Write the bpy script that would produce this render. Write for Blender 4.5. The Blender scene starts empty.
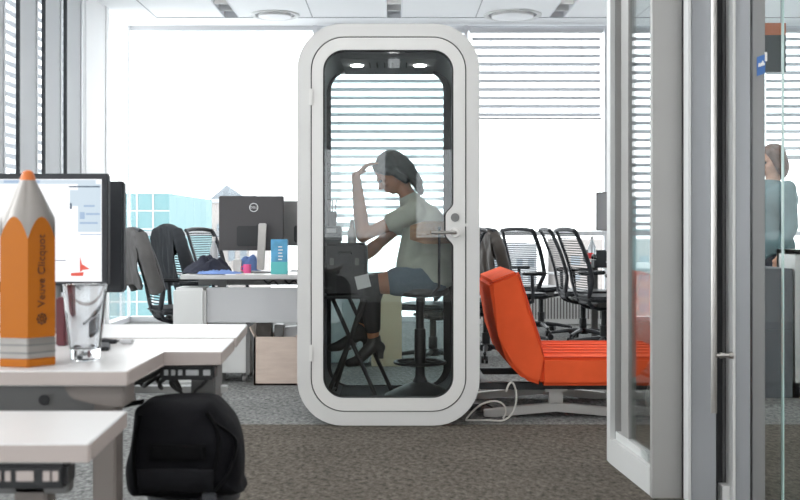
import bpy, bmesh, math, random
from mathutils import Vector, Matrix, noise
random.seed(7)
PI = math.pi
F = 1092.0
EYE = 1.09
scn = bpy.context.scene
COL = scn.collection

def P(px, py, y):
    """place a point seen at px,py at distance y"""
    return Vector(((px-394)/F*y, y, EYE-(py-228)/F*y))

# ------------------------------------------------------------------ materials
MATS = {}
def mat(name, col, rough=.5, metal=0, spec=.5, emis=None, estr=0, bump=0, bscale=50, var=0, vscale=8, trans=0, alpha=1, coat=0):
    if name in MATS: return MATS[name]
    m = bpy.data.materials.new(name); m.use_nodes = True
    nt = m.node_tree; b = nt.nodes['Principled BSDF']
    b.inputs['Base Color'].default_value = (*col, 1)
    b.inputs['Roughness'].default_value = rough
    b.inputs['Metallic'].default_value = metal
    b.inputs['Specular IOR Level'].default_value = spec
    b.inputs['Coat Weight'].default_value = coat
    b.inputs['Transmission Weight'].default_value = trans
    b.inputs['Alpha'].default_value = alpha
    if emis:
        b.inputs['Emission Color'].default_value = (*emis, 1)
        b.inputs['Emission Strength'].default_value = estr
    if var or bump:
        tc = nt.nodes.new('ShaderNodeTexCoord')
    if var:
        n = nt.nodes.new('ShaderNodeTexNoise'); n.inputs['Scale'].default_value = vscale; n.inputs['Detail'].default_value = 4
        r = nt.nodes.new('ShaderNodeMapRange')
        r.inputs[1].default_value = .3; r.inputs[2].default_value = .7
        r.inputs[3].default_value = 1-var; r.inputs[4].default_value = 1+var
        h = nt.nodes.new('ShaderNodeHueSaturation'); h.inputs['Color'].default_value = (*col, 1)
        nt.links.new(tc.outputs['Object'], n.inputs['Vector']); nt.links.new(n.outputs['Fac'], r.inputs[0])
        nt.links.new(r.outputs[0], h.inputs['Value']); nt.links.new(h.outputs[0], b.inputs['Base Color'])
    if bump:
        n2 = nt.nodes.new('ShaderNodeTexNoise'); n2.inputs['Scale'].default_value = bscale; n2.inputs['Detail'].default_value = 3
        bp = nt.nodes.new('ShaderNodeBump'); bp.inputs['Strength'].default_value = bump; bp.inputs['Distance'].default_value = .01
        nt.links.new(tc.outputs['Object'], n2.inputs['Vector']); nt.links.new(n2.outputs['Fac'], bp.inputs['Height'])
        nt.links.new(bp.outputs[0], b.inputs['Normal'])
    MATS[name] = m
    return m

def glassmat(name, tint=(1,1,1), refl=.08, rough=0.0):
    m = bpy.data.materials.new(name); m.use_nodes = True
    nt = m.node_tree; nt.nodes.clear()
    o = nt.nodes.new('ShaderNodeOutputMaterial'); mx = nt.nodes.new('ShaderNodeMixShader')
    t = nt.nodes.new('ShaderNodeBsdfTransparent'); t.inputs[0].default_value = (*tint, 1)
    g = nt.nodes.new('ShaderNodeBsdfGlossy'); g.inputs['Roughness'].default_value = rough
    fr = nt.nodes.new('ShaderNodeFresnel'); fr.inputs[0].default_value = 1.5
    mt = nt.nodes.new('ShaderNodeMath'); mt.operation = 'MULTIPLY'; mt.inputs[1].default_value = refl/.04; mt.use_clamp = True
    nt.links.new(fr.outputs[0], mt.inputs[0]); nt.links.new(mt.outputs[0], mx.inputs[0])
    nt.links.new(t.outputs[0], mx.inputs[1]); nt.links.new(g.outputs[0], mx.inputs[2]); nt.links.new(mx.outputs[0], o.inputs[0])
    MATS[name] = m
    return m

def carpetmat():
    m = bpy.data.materials.new('carpet'); m.use_nodes = True
    nt = m.node_tree; b = nt.nodes['Principled BSDF']; b.inputs['Roughness'].default_value = .95
    b.inputs['Specular IOR Level'].default_value = .1
    N = nt.nodes.new; L = nt.links.new
    tc = N('ShaderNodeTexCoord'); sp = N('ShaderNodeSeparateXYZ'); L(tc.outputs['Object'], sp.inputs[0])
    # lighter grey tiles beyond y=6.05 and left of x=-0.86
    a = N('ShaderNodeMath'); a.operation = 'GREATER_THAN'; a.inputs[1].default_value = 6.06; L(sp.outputs['Y'], a.inputs[0])
    c = N('ShaderNodeMath'); c.operation = 'LESS_THAN'; c.inputs[1].default_value = -.95; L(sp.outputs['X'], c.inputs[0])
    mx = N('ShaderNodeMath'); mx.operation = 'MAXIMUM'; L(a.outputs[0], mx.inputs[0]); L(c.outputs[0], mx.inputs[1])
    col = N('ShaderNodeMix'); col.data_type = 'RGBA'
    L(mx.outputs[0], col.inputs['Factor'])
    col.inputs['A'].default_value = CARPET_A; col.inputs['B'].default_value = CARPET_B
    # mottled loop pattern
    mp = N('ShaderNodeMapping'); mp.inputs['Scale'].default_value = (1, .55, 1); mp.inputs['Rotation'].default_value = (0, 0, .5); L(tc.outputs['Object'], mp.inputs[0])
    n1 = N('ShaderNodeTexNoise'); n1.inputs['Scale'].default_value = 40; n1.inputs['Detail'].default_value = 4; n1.inputs['Roughness'].default_value = .7; L(mp.outputs[0], n1.inputs['Vector'])
    n2 = N('ShaderNodeTexNoise'); n2.inputs['Scale'].default_value = 2.2; L(tc.outputs['Object'], n2.inputs['Vector'])
    r1 = N('ShaderNodeMapRange'); r1.inputs[1].default_value = .3; r1.inputs[2].default_value = .7; r1.inputs[3].default_value = .35; r1.inputs[4].default_value = 1.7; L(n1.outputs['Fac'], r1.inputs[0])
    r2 = N('ShaderNodeMapRange'); r2.inputs[1].default_value = .3; r2.inputs[2].default_value = .7; r2.inputs[3].default_value = .88; r2.inputs[4].default_value = 1.12; L(n2.outputs['Fac'], r2.inputs[0])
    mu = N('ShaderNodeMath'); mu.operation = 'MULTIPLY'; L(r1.outputs[0], mu.inputs[0]); L(r2.outputs[0], mu.inputs[1])
    h = N('ShaderNodeHueSaturation'); L(col.outputs['Result'], h.inputs['Color']); L(mu.outputs[0], h.inputs['Value']); L(h.outputs[0], b.inputs['Base Color'])
    bp = N('ShaderNodeBump'); bp.inputs['Strength'].default_value = .7; bp.inputs['Distance'].default_value = .01; L(n1.outputs['Fac'], bp.inputs['Height']); L(bp.outputs[0], b.inputs['Normal'])
    return m

CARPET_A = (.096, .084, .070, 1)
CARPET_B = (.17, .172, .168, 1)

def woodmat(name, c1, c2, axis=(1, 8, 8), rough=.45):
    m = bpy.data.materials.new(name); m.use_nodes = True
    nt = m.node_tree; b = nt.nodes['Principled BSDF']; b.inputs['Roughness'].default_value = rough
    tc = nt.nodes.new('ShaderNodeTexCoord'); mp = nt.nodes.new('ShaderNodeMapping'); mp.inputs['Scale'].default_value = axis
    n = nt.nodes.new('ShaderNodeTexNoise'); n.inputs['Scale'].default_value = 6; n.inputs['Detail'].default_value = 6; n.inputs['Distortion'].default_value = .6
    r = nt.nodes.new('ShaderNodeValToRGB'); r.color_ramp.elements[0].position = .3; r.color_ramp.elements[1].position = .7
    r.color_ramp.elements[0].color = (*c1, 1); r.color_ramp.elements[1].color = (*c2, 1)
    nt.links.new(tc.outputs['Object'], mp.inputs[0]); nt.links.new(mp.outputs[0], n.inputs['Vector']); nt.links.new(n.outputs['Fac'], r.inputs[0]); nt.links.new(r.outputs[0], b.inputs['Base Color'])
    MATS[name] = m
    return m

M_white = mat('white_paint', (.86, .86, .86), .6)
M_ceil = mat('ceiling_white', (.90, .905, .91), .8)
M_seam = mat('ceiling_seam', (.42, .42, .43), .6)
M_frame = mat('window_frame_white', (.70, .71, .73), .4)
M_alu = mat('anodised_aluminium', (.34, .332, .32), .45, .25, var=.03, vscale=3)
M_alu_cool = mat('cool_aluminium', (.32, .33, .345), .4, .3)
M_alu_mid = mat('mid_aluminium', (.24, .24, .24), .4, .3)
M_alu_pale = mat('pale_aluminium', (.58, .58, .57), .4, .1)
M_steel = mat('brushed_steel', (.42, .40, .38), .28, .95, var=.05, vscale=20)
M_chrome = mat('chrome', (.8, .8, .8), .12, 1)
M_black = mat('black_plastic', (.016, .016, .018), .45)
M_dark = mat('dark_grey_plastic', (.028, .030, .034), .5, spec=.3)
M_char = mat('charcoal_plastic', (.038, .040, .045), .45, spec=.3)
M_rubber = mat('rubber_seal', (.012, .012, .013), .7)
M_greymetal = mat('grey_metal', (.17, .167, .165), .45, .3)
M_taupe = mat('taupe_metal', (.22, .19, .175), .5, .1)
M_shell = mat('pod_shell_white', (.60, .59, .575), .5)
M_door = mat('pod_door_white', (.66, .645, .625), .45)
M_felt = mat('pod_felt', (.19, .20, .215), .95, bump=.3, bscale=300)
M_desk = mat('desk_laminate', (.54, .53, .525), .35, var=.015)
M_edge = mat('desk_edge', (.42, .36, .335), .5)
M_panel = mat('panel_light_grey', (.52, .52, .53), .5)
M_cab = mat('cabinet_offwhite', (.66, .66, .65), .5)
M_orange = mat('orange_fabric', (.86, .115, .035), .9, spec=.2, bump=.25, bscale=400, var=.06, vscale=6)
M_pipe = mat('orange_piping', (.62, .06, .02), .8)
M_pencil = mat('pencil_orange', (.40, .115, .004), .45, spec=.25)
M_penciltip = mat('pencil_tip', (.55, .13, .015), .4)
M_silver = mat('silver_foil', (.27, .25, .235), .35, .7, var=.1, vscale=10)
M_ink = mat('pencil_lettering', (.07, .02, .006), .6)
M_pack = mat('backpack_nylon', (.0055, .0055, .007), .75, spec=.1, bump=.6, bscale=14)
M_pack2 = mat('backpack_piping', (.002, .002, .0025), .7, spec=.1)
M_pack3 = mat('backpack_panel', (.009, .009, .011), .8, spec=.15, bump=.2, bscale=60)
M_navy = mat('navy_cloth', (.018, .02, .035), .9, bump=.3)
M_bluecloth = mat('blue_cloth', (.17, .27, .55), .9)
M_card = woodmat('cardboard', (.60, .48, .41), (.68, .56, .48), (1, 1, 6), .8)
M_cardtape = mat('cardboard_tape', (.62, .52, .44), .4)
M_wood = woodmat('walnut', (.26, .12, .05), (.46, .25, .11), (2, 2, 14))
M_oak = woodmat('oak', (.52, .36, .22), (.64, .47, .31), (2, 2, 10))
M_pink = mat('pink_plastic', (.8, .12, .3), .4)
M_red = mat('red_label', (.65, .03, .04), .4)
M_carton = mat('blue_carton', (.10, .34, .55), .5, var=.25, vscale=14)
M_carton2 = mat('teal_carton', (.12, .50, .50), .5)
M_logo = mat('logo_silver', (.75, .75, .75), .3, .5)
M_jgrey = mat('grey_wool', (.105, .10, .098), .95, bump=.4, bscale=120, var=.15)
M_jdark = mat('dark_jacket', (.03, .034, .04), .8, bump=.3, bscale=60, var=.2)
M_jbrown = mat('brown_leather', (.055, .045, .038), .5, bump=.3, bscale=40, var=.2)
M_skin = mat('skin', (.40, .16, .075), .55, var=.05)
M_skin2 = mat('skin_fair', (.62, .34, .23), .55, var=.05)
M_hair = mat('dark_hair', (.03, .04, .042), .45, bump=.6, bscale=50, var=.3, vscale=30)
M_hair2 = mat('brown_hair', (.10, .04, .02), .45, bump=.6, bscale=50)
M_shirt = mat('pale_shirt', (.52, .54, .45), .85, bump=.5, bscale=25, var=.12)
M_skirt = mat('slate_skirt', (.10, .15, .19), .9, bump=.3)
M_legging = mat('black_leggings', (.012, .012, .014), .8)
M_boot = mat('black_leather', (.02, .019, .018), .35)
M_paper = mat('white_paper', (.82, .80, .78), .8)
M_cable_w = mat('white_cable', (.62, .60, .56), .5)
M_cable_b = mat('black_cable', (.01, .01, .01), .5)
M_building_teal = mat('teal_cladding', (.075, .155, .165), .6, var=.05)
M_building_tan = mat('tan_facade', (.22, .20, .19), .8, var=.05)
M_bwin = mat('facade_glass', (.13, .15, .17), .3)
M_bwhite = mat('facade_white', (.30, .31, .32), .8)
M_ground = mat('city_ground', (.80, .81, .83), .9, var=.08, vscale=.05)
M_blindrail = mat('blind_rail', (.62, .63, .65), .5)
M_lamp = mat('lamp_diffuser', (.9, .9, .9), .5, emis=(1, .985, .96), estr=6.0)
M_spot = mat('spot_lens', (1, 1, 1), .5, emis=(1, .97, .9), estr=24.0)
M_grille = mat('vent_dark', (.03, .03, .03), .8)
M_screen = mat('screen_white', (.02, .02, .02), .3, emis=(.96, .97, 1), estr=.62)
M_scr_blue = mat('screen_blue', (.02, .02, .02), .3, emis=(.38, .52, .72), estr=.50)
M_scr_pale = mat('screen_pale', (.02, .02, .02), .3, emis=(.66, .78, .88), estr=.50)
M_scr_red = mat('screen_red', (.02, .02, .02), .3, emis=(.85, .08, .04), estr=.50)
M_scr_dark = mat('screen_dark', (.02, .02, .02), .3, emis=(.06, .10, .16), estr=.50)
M_sticker = mat('blue_sticker', (.05, .15, .42), .5)
G_win = glassmat('window_glass', (.97, .98, .98), .02)
G_pod = glassmat('pod_glass', (.93, .95, .95), .035)
G_podback = glassmat('pod_back_glass', (.87, .945, .945), .05)
G_part = glassmat('partition_glass', (.93, .96, .955), .022)
G_tumbler = mat('tumbler_glass', (.93, .95, .97), .02, trans=1.0)
M_carpet = carpetmat()
def fabric(name, col, tr):
    m = bpy.data.materials.new(name); m.use_nodes = True; nt = m.node_tree; nt.nodes.clear()
    o = nt.nodes.new('ShaderNodeOutputMaterial'); mx = nt.nodes.new('ShaderNodeMixShader'); mx.inputs[0].default_value = tr
    a = nt.nodes.new('ShaderNodeBsdfDiffuse'); b = nt.nodes.new('ShaderNodeBsdfTranslucent'); a.inputs[0].default_value = (*col, 1); b.inputs[0].default_value = (*col, 1)
    nt.links.new(a.outputs[0], mx.inputs[1]); nt.links.new(b.outputs[0], mx.inputs[2]); nt.links.new(mx.outputs[0], o.inputs[0])
    return m
M_blind = fabric('blind_band', (.60, .61, .63), .6)
M_frost = fabric('panel_fabric_white', (.72, .73, .74), .25)

# ------------------------------------------------------------------ mesh tools
class MB:
    def __init__(s): s.bm = bmesh.new()
    def _bev(s, vs, bevel, seg=2):
        if bevel:
            es = list({e for v in vs for e in v.link_edges})
            bmesh.ops.bevel(s.bm, geom=es, offset=bevel, segments=seg, affect='EDGES', clamp_overlap=True)
    def box(s, a, b, bevel=0, seg=2, rot=None, org=None):
        a = Vector(a); b = Vector(b); c = (a+b)/2; d = b-a
        r = bmesh.ops.create_cube(s.bm, size=1)
        for v in r['verts']:
            v.co = Vector((v.co.x*d.x, v.co.y*d.y, v.co.z*d.z))+c
        if rot is not None:
            o = Vector(org) if org is not None else c
            for v in r['verts']: v.co = rot @ (v.co-o)+o
        s._bev(r['verts'], bevel, seg)
        return s
    def cyl(s, p, q, r, r2=None, n=16, caps=True):
        p = Vector(p); q = Vector(q); d = q-p
        if d.length < 1e-6: return s
        res = bmesh.ops.create_cone(s.bm, cap_ends=caps, segments=n, radius1=r, radius2=r if r2 is None else r2, depth=d.length)
        m = Matrix.Translation((p+q)/2) @ d.to_track_quat('Z', 'Y').to_matrix().to_4x4()
        for v in res['verts']: v.co = m @ v.co
        return s
    def ball(s, c, r, n=12, sc=(1, 1, 1), rot=None):
        res = bmesh.ops.create_uvsphere(s.bm, u_segments=n*2, v_segments=n, radius=r)
        c = Vector(c)
        for v in res['verts']:
            w = Vector((v.co.x*sc[0], v.co.y*sc[1], v.co.z*sc[2]))
            if rot is not None: w = rot @ w
            v.co = w+c
        return s
    def cap(s, p, r, q, r2, n=14):
        s.ball(p, r, n//2+2); s.ball(q, r2, n//2+2); s.cyl(p, q, r, r2, n)
        return s
    def tube(s, pts, r, n=8, closed=False, rz=None):
        pts = [Vector(p) for p in pts]; rings = []; N = len(pts)
        up = Vector((0, 0, 1)); prev = None
        for i, p in enumerate(pts):
            if closed: t = pts[(i+1) % N]-pts[i-1]
            else: t = pts[min(i+1, N-1)]-pts[max(i-1, 0)]
            t.normalize()
            if prev is None:
                a = t.cross(up)
                if a.length < .1: a = t.cross(Vector((1, 0, 0)))
            else:
                a = prev - t*prev.dot(t)
            a.normalize(); prev = a; b = t.cross(a)
            rr = r[i] if isinstance(r, (list, tuple)) else r
            rb = rz if rz else rr
            rings.append([s.bm.verts.new(p+a*math.cos(k*2*PI/n)*rr+b*math.sin(k*2*PI/n)*rb) for k in range(n)])
        m = N if closed else N-1
        for i in range(m):
            A = rings[i]; B = rings[(i+1) % N]
            for k in range(n):
                s.bm.faces.new((A[k], A[(k+1) % n], B[(k+1) % n], B[k]))
        if not closed:
            s.bm.faces.new(rings[0][::-1]); s.bm.faces.new(rings[-1])
        return s
    def lathe(s, prof, c=(0, 0, 0), n=32, rot=None):
        c = Vector(c); rings = []
        for r, z in prof:
            ring = []
            for k in range(n):
                v = Vector((max(r, 1e-4)*math.cos(k*2*PI/n), max(r, 1e-4)*math.sin(k*2*PI/n), z))
                if rot is not None: v = rot @ v
                ring.append(s.bm.verts.new(v+c))
            rings.append(ring)
        for A, B in zip(rings, rings[1:]):
            for k in range(n): s.bm.faces.new((A[k], A[(k+1) % n], B[(k+1) % n], B[k]))
        s.bm.faces.new(rings[0][::-1]); s.bm.faces.new(rings[-1])
        return s
    def prism(s, pts, y0, y1, axis='Y', bevel=0, seg=2):
        """polygon in the other two axes extruded along axis"""
        def mk(a, b, t):
            return {'Y': (a, t, b), 'X': (t, a, b), 'Z': (a, b, t)}[axis]
        A = [s.bm.verts.new(mk(a, b, y0)) for a, b in pts]; B = [s.bm.verts.new(mk(a, b, y1)) for a, b in pts]
        n = len(pts)
        s.bm.faces.new(A); s.bm.faces.new(B[::-1])
        for k in range(n): s.bm.faces.new((A[k], B[k], B[(k+1) % n], A[(k+1) % n]))
        s._bev(A+B, bevel, seg)
        return s
    def ring(s, outer, inner, y0, y1):
        """flat frame between two same-count outlines in XZ, extruded y0..y1"""
        n = len(outer)
        L = [[s.bm.verts.new((a, y, b)) for a, b in o] for o in (outer, inner) for y in (y0, y1)]
        o0, o1, i0, i1 = L
        for k in range(n):
            j = (k+1) % n
            s.bm.faces.new((o0[k], o0[j], i0[j], i0[k])); s.bm.faces.new((o1[k], i1[k], i1[j], o1[j]))
            s.bm.faces.new((o0[k], o1[k], o1[j], o0[j])); s.bm.faces.new((i0[k], i0[j], i1[j], i1[k]))
        return s
    def grid(s, fn, nu, nv):
        V = [[s.bm.verts.new(fn(i/nu, j/nv)) for j in range(nv+1)] for i in range(nu+1)]
        for i in range(nu):
            for j in range(nv): s.bm.faces.new((V[i][j], V[i+1][j], V[i+1][j+1], V[i][j+1]))
        return s
    def build(s, name, m, parent=None, smooth=35, loc=None):
        bmesh.ops.recalc_face_normals(s.bm, faces=s.bm.faces[:])
        me = bpy.data.meshes.new(name); s.bm.to_mesh(me); s.bm.free()
        me.materials.append(m)
        if smooth:
            for p in me.polygons: p.use_smooth = True
            me.set_sharp_from_angle(angle=math.radians(smooth))
        o = bpy.data.objects.new(name, me); COL.objects.link(o)
        if parent: o.parent = parent
        if loc: o.location = loc
        return o

def solid(o, t, sub=0):
    md = o.modifiers.new('thickness', 'SOLIDIFY'); md.thickness = t; md.offset = 0
    if sub: q = o.modifiers.new('soft', 'SUBSURF'); q.levels = sub; q.render_levels = sub
    return o
def remesh(o, v, it=4):
    r = o.modifiers.new('skin', 'REMESH'); r.mode = 'VOXEL'; r.voxel_size = v; r.use_smooth_shade = True
    q = o.modifiers.new('soft', 'SMOOTH'); q.iterations = it; q.factor = .5
    return o
def tag(o, label=None, cat=None, group=None, kind=None):
    if label: o['label'] = label
    if cat: o['category'] = cat
    if group: o['group'] = group
    if kind: o['kind'] = kind
    return o
def empty(name, loc, rz=0):
    o = bpy.data.objects.new(name, None); COL.objects.link(o); o.location = loc; o.rotation_euler = (0, 0, rz); o.empty_display_size = .1
    return o
def copy_tree(o, parent=None):
    c = o.copy(); COL.objects.link(c)
    if parent: c.parent = parent
    for ch in [x for x in COL.objects if x.parent == o]: copy_tree(ch, c)
    return c
def text(name, body, size, m, parent, loc, rot, ext=.0008):
    cu = bpy.data.curves.new(name, 'FONT'); cu.body = body; cu.size = size; cu.extrude = ext; cu.align_x = 'CENTER'; cu.align_y = 'CENTER'; cu.resolution_u = 3
    t = bpy.data.objects.new(name, cu); COL.objects.link(t)
    dg = bpy.context.evaluated_depsgraph_get(); me = bpy.data.meshes.new_from_object(t.evaluated_get(dg))
    bpy.data.objects.remove(t)
    me.materials.clear(); me.materials.append(m)
    o = bpy.data.objects.new(name, me); COL.objects.link(o); o.parent = parent; o.location = loc; o.rotation_euler = rot
    return o
def struct(o): o['kind'] = 'structure'; return o

# ------------------------------------------------------------------ room shell
H = 3.44; BY = 12.7; LX = -3.07; RX = 6.2; RY = -4.0
struct(MB().box((LX-.3, RY-.2, -.12), (RX+.2, BY+.2, 0)).build('floor', M_carpet, smooth=0))
cb = MB()
strips = [-1.81, 0, 1.81, 3.62, 5.4]; sw = .09
edges = [LX-.3]+[v for x in strips for v in (x-sw, x+sw)]+[RX+.2]
for i in range(0, len(edges), 2): cb.box((edges[i], RY-.2, H), (edges[i+1], 12.2, H+.16))
cb.box((LX-.3, 12.2, H), (RX+.2, BY+.25, H+.16))
cb.box((LX-.3, RY-.2, H+.16), (RX+.2, BY+.25, H+.2))
struct(cb.build('ceiling', M_ceil, smooth=0))
# seams of the ceiling panels
tb = MB()
for x in (-2.65, -.91, .91, 2.7): tb.box((x-.006, 2, H-.004), (x+.006, 12.19, H+.001))
tb.box((-2.65, 12.17, H-.006), (6.0, 12.195, H+.001))
for y in (10.6, 9.0): tb.box((-2.65, y, H-.003), (6.0, y+.012, H+.001))
struct(tb.build('trim_1', M_seam, smooth=0))
# unseen rear wall; window openings added for booth reflections and light on its front
rw = MB()
rw.box((LX-.3, RY-.2, 0), (RX+.2, RY, .9)).box((LX-.3, RY-.2, 2.3), (RX+.2, RY, H))
for a, b in ((LX-.3, -2.4), (-.1, .3), (2.6, 3.2), (5.4, RX+.2)): rw.box((a, RY-.2, .9), (b, RY, 2.3))
struct(rw.build('wall_rear', M_white, smooth=0))
struct(MB().box((RX, RY, 0), (RX+.2, BY+.2, H)).build('wall_right', M_white, smooth=0))
struct(MB().box((LX-.3, RY, 0), (LX, 10.85, .30)).build('wall_left', M_white, smooth=0))
struct(MB().box((LX-.3, 10.85, 0), (LX+.01, 11.72, H), .01).box((LX-.05, 11.58, 0), (LX+.02, 11.70, H)).build('trim_2', M_white))
# back window wall frames and glass
w = empty('window_1', (0, BY, 0)); struct(w)
fb = MB(); fb.box((LX, 0, 1.0), (RX, .1, 1.055)).box((LX, 0, 0), (RX, .1, .06)).box((LX, 0, H-.05), (RX, .1, H)).box((LX, 0, .55), (RX, .08, .575))
for px in (315, 466, 606, 760): x = (px-394)/F*BY; fb.box((x-.022, -.03, 0), (x+.022, .1, H))
for x in (5.9,): fb.box((x-.02, 0, 0), (x+.02, .1, H))
fb.build('window_frame', M_frame, w, smooth=0)
MB().box((LX, .04, .05), (RX, .05, H-.05)).build('pane', G_win, w, smooth=0)
w = empty('window_2', (LX, 0, 0)); struct(w)
fb = MB(); fb.box((-.1, 11.72, 1.0), (0, BY, 1.055)).box((-.1, 11.72, 0), (0, BY, .06)).box((-.03, BY-.02, 0), (0, BY+.01, H))
fb.build('window_frame', M_frame, w, smooth=0)
MB().box((-.06, 11.72, .05), (-.05, BY, H)).build('pane', G_win, w, smooth=0)
w = empty('window_3', (LX, 0, 0)); struct(w)  # unseen stretch nearer the viewer is glazed to add side light
fb = MB(); fb.box((-.3, RY, .30), (-.18, 10.85, .36))
for y in (-3.9, -1.3, 1.3, 3.9, 6.52, 8.4, 9.6, 10.8): fb.box((-.3, y-.03, .3), (-.2, y+.03, H))
fb.build('window_frame', M_frame, w, smooth=0)
MB().box((-.25, RY, .3), (-.24, 10.85, H)).build('pane', G_win, w, smooth=0)
for n, (a, b) in enumerate(((-2.4, -.1), (.3, 2.6), (3.2, 5.4))):  # added windows behind the viewer, sized for the light they let in
    w = empty('window_%d' % (4+n), (0, RY, 0)); struct(w)
    fb = MB()
    for x in (a, (a+b)/2, b): fb.box((x-.03, -.15, .9), (x+.03, -.05, 2.3))
    fb.box((a, -.15, .9), (b, -.05, .95)).box((a, -.15, 2.25), (b, -.05, 2.3))
    fb.build('window_frame', M_frame, w, smooth=0)
    MB().box((a, -.11, .9), (b, -.10, 2.3)).build('pane', G_win, w, smooth=0)
# ledge / convector casing under the back window
def convector(x0, x1, label):
    t = empty('convector_heater', ((x0+x1)/2, BY-.32, 0)); tag(t, label, 'heater', 'heaters along the window')
    d = (x1-x0)/2
    MB().box((-d, 0, 0), (d, .22, .36), .006).build('casing', M_cab, t)
    g = MB()
    for k in range(int(d*2/.035)): g.box((-d+.02+k*.035, -.006, .06), (-d+.035+k*.035, .002, .30))
    g.build('grille', M_greymetal, t, smooth=0)
convector(.95, 2.4, 'white slotted heater casing under the window behind the mesh chairs')

# ------------------------------------------------------------------ blinds
def blind(x0, x1, ztop, zbot, y, label, first):
    t = empty('window_blind', ((x0+x1)/2, y, ztop)); tag(t, label, 'blind', 'striped blinds on the back windows'); d = (x1-x0)/2
    MB().box((-d, -.04, -.05), (d, .04, 0), .006).build('headrail', M_blindrail, t)
    b = MB(); z = -.10; p = .097
    while ztop+z > zbot+.02:
        b.box((-d+.03, -.006, z-.040), (d-.03, .006, z)); z -= p
    for x in (-d+.25, d-.25): b.box((x-.002, -.008, zbot-ztop), (x+.002, -.006, 0))
    b.build('bands', M_blind, t, smooth=0)
    MB().box((-d+.02, -.014, zbot-ztop-.02), (d-.02, .014, zbot-ztop+.008), .004).build('bottom_bar', M_blindrail, t)
blind(.87, 2.41, 3.39, 2.36, 12.6, 'striped blind half drawn to the right of the phone booth', 1)
blind(-.89, .81, 3.39, 1.12, 12.6, 'striped blind drawn low, seen through the phone booth', 0)
blind(2.47, 4.2, 3.39, 1.07, 12.6, 'striped blind seen through the narrow glass partition pane', 0)
blind(4.26, 5.85, 3.39, 1.9, 12.6, 'striped blind seen through the glass at the right edge', 0)
# white sliding panels on the left window, with a banded blind behind
lab = ['leftmost white window panel, cut by the photo edge', 'second white window panel from the left', 'third white window panel from the left', 'fourth white window panel, next to the white column']
for i, (a, b) in enumerate(((8.25, 8.52), (8.9, 9.30), (9.55, 9.97), (10.18, 10.62))):
    t = empty('window_panel', (LX+.02, (a+b)/2, .32)); tag(t, lab[i], 'window panel', 'white panels on the left window'); d = (b-a)/2
    MB().box((-.02, -d, 0), (.0, d, H-.34), .003).build('fabric', M_frost, t)
    MB().box((-.025, -d-.022, 0), (.005, -d-.003, H-.34)).build('edge_strip', M_dark, t, smooth=0)
    MB().box((-.03, d+.003, 0), (.01, d+.035, H-.34)).build('side_rail', M_blindrail, t, smooth=0)
t = empty('window_blind', (LX-.12, 9.0, 3.40)); tag(t, 'striped blind glimpsed between the white panels on the left', 'blind')
b = MB(); z = -.08
while z > -2.9: b.box((-.005, -2.1, z-.034), (.005, 1.8, z)); z -= .085
b.build('bands', M_blind, t, smooth=0)
MB().box((-.03, -2.1, -.04), (.03, 1.8, .04)).build('headrail', M_blindrail, t, smooth=0)

# ------------------------------------------------------------------ ceiling fittings
sl = ['louvred ceiling light strip on the left, nearest the white panels', 'louvred ceiling light strip directly above the phone booth', 'louvred ceiling light strip right of the booth', 'louvred ceiling light strip above the glazed room', 'louvred ceiling light strip by the right wall']
for i, x in enumerate(strips):
    t = empty('ceiling_light', (x, 12.19, H)); tag(t, sl[i], 'ceiling light', 'louvred light strips')
    L0 = -15.5
    h = MB().box((-sw, L0, .10), (sw, 0, .12)).box((-sw, L0, -.004), (-sw+.012, 0, .12)).box((sw-.012, L0, -.004), (sw, 0, .12)).box((-sw, -.012, -.004), (sw, 0, .12))
    h.build('housing', M_frame, t, smooth=0)
    for k in range(1, 5): MB().box((-sw+.013, -.36*k-.02, .0), (sw-.013, -.36*k, .085)).build('louvre_blade', M_cab, t, smooth=0)
    MB().box((-sw+.02, L0+.1, .088), (sw-.02, -1.02, .098)).build('lamp', M_lamp, t, smooth=0)
for px, py, r, lb in ((275, 14.6, .27, 'round ceiling diffuser left of the phone booth'), (512.5, 14.6, .32, 'round ceiling diffuser right of the phone booth')):
    c = P(px, py, 2.35*F/(228-py)); t = empty('ceiling_diffuser', (c.x, c.y, H)); tag(t, lb, 'diffuser', 'round ceiling diffusers')
    MB().lathe([(r, 0), (r, -.012), (r-.02, -.02), (r-.05, -.012), (r-.05, 0)], n=48).build('outer_ring', M_cab, t)
    MB().lathe([(r-.09, 0), (r-.09, -.028), (r-.11, -.034), (.02, -.036)], n=48).build('centre_disc', M_white, t)
    MB().lathe([(r-.052, -.001), (r-.052, -.004), (r-.088, -.004), (r-.088, -.001)], n=48).build('slot', M_greymetal, t)

# ------------------------------------------------------------------ outside
struct(MB().box((-300, BY+3, -30.2), (300, 600, -30)).build('ground', M_ground, smooth=0))
def building(x0, x1, y, d, ztop, wall, lab, nx, nz, roof=None):
    t = empty('building', ((x0+x1)/2, y, -30)); tag(t, lab, 'building'); hw = (x1-x0)/2; h = ztop+30
    MB().box((-hw, 0, 0), (hw, d, h)).build('wall', wall, t, smooth=0)
    wx = 2*hw/nx
    for i in range(nx):
        for k in range(nz):
            z = h-1.0-(k+1)*1.75; c = -hw+(i+.5)*wx
            MB().box((c-wx*.27, -.06, z), (c+wx*.27, .02, z+.95)).build('window', M_bwin, t, smooth=0)
    if roof: roof(t, hw, d, h)
    return t
def tealroof(t, hw, d, h):
    b = MB()
    for k in range(1, 9): b.box((-hw-.02, -.03, h-k*1.0), (hw+.02, 0, h-k*1.0+.07))
    for k in range(1, 4): b.box((-hw+k*hw/2-.04, -.04, h-9), (-hw+k*hw/2+.04, 0, h))
    b.build('cladding_joint', M_bwhite, t, smooth=0)
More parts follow.
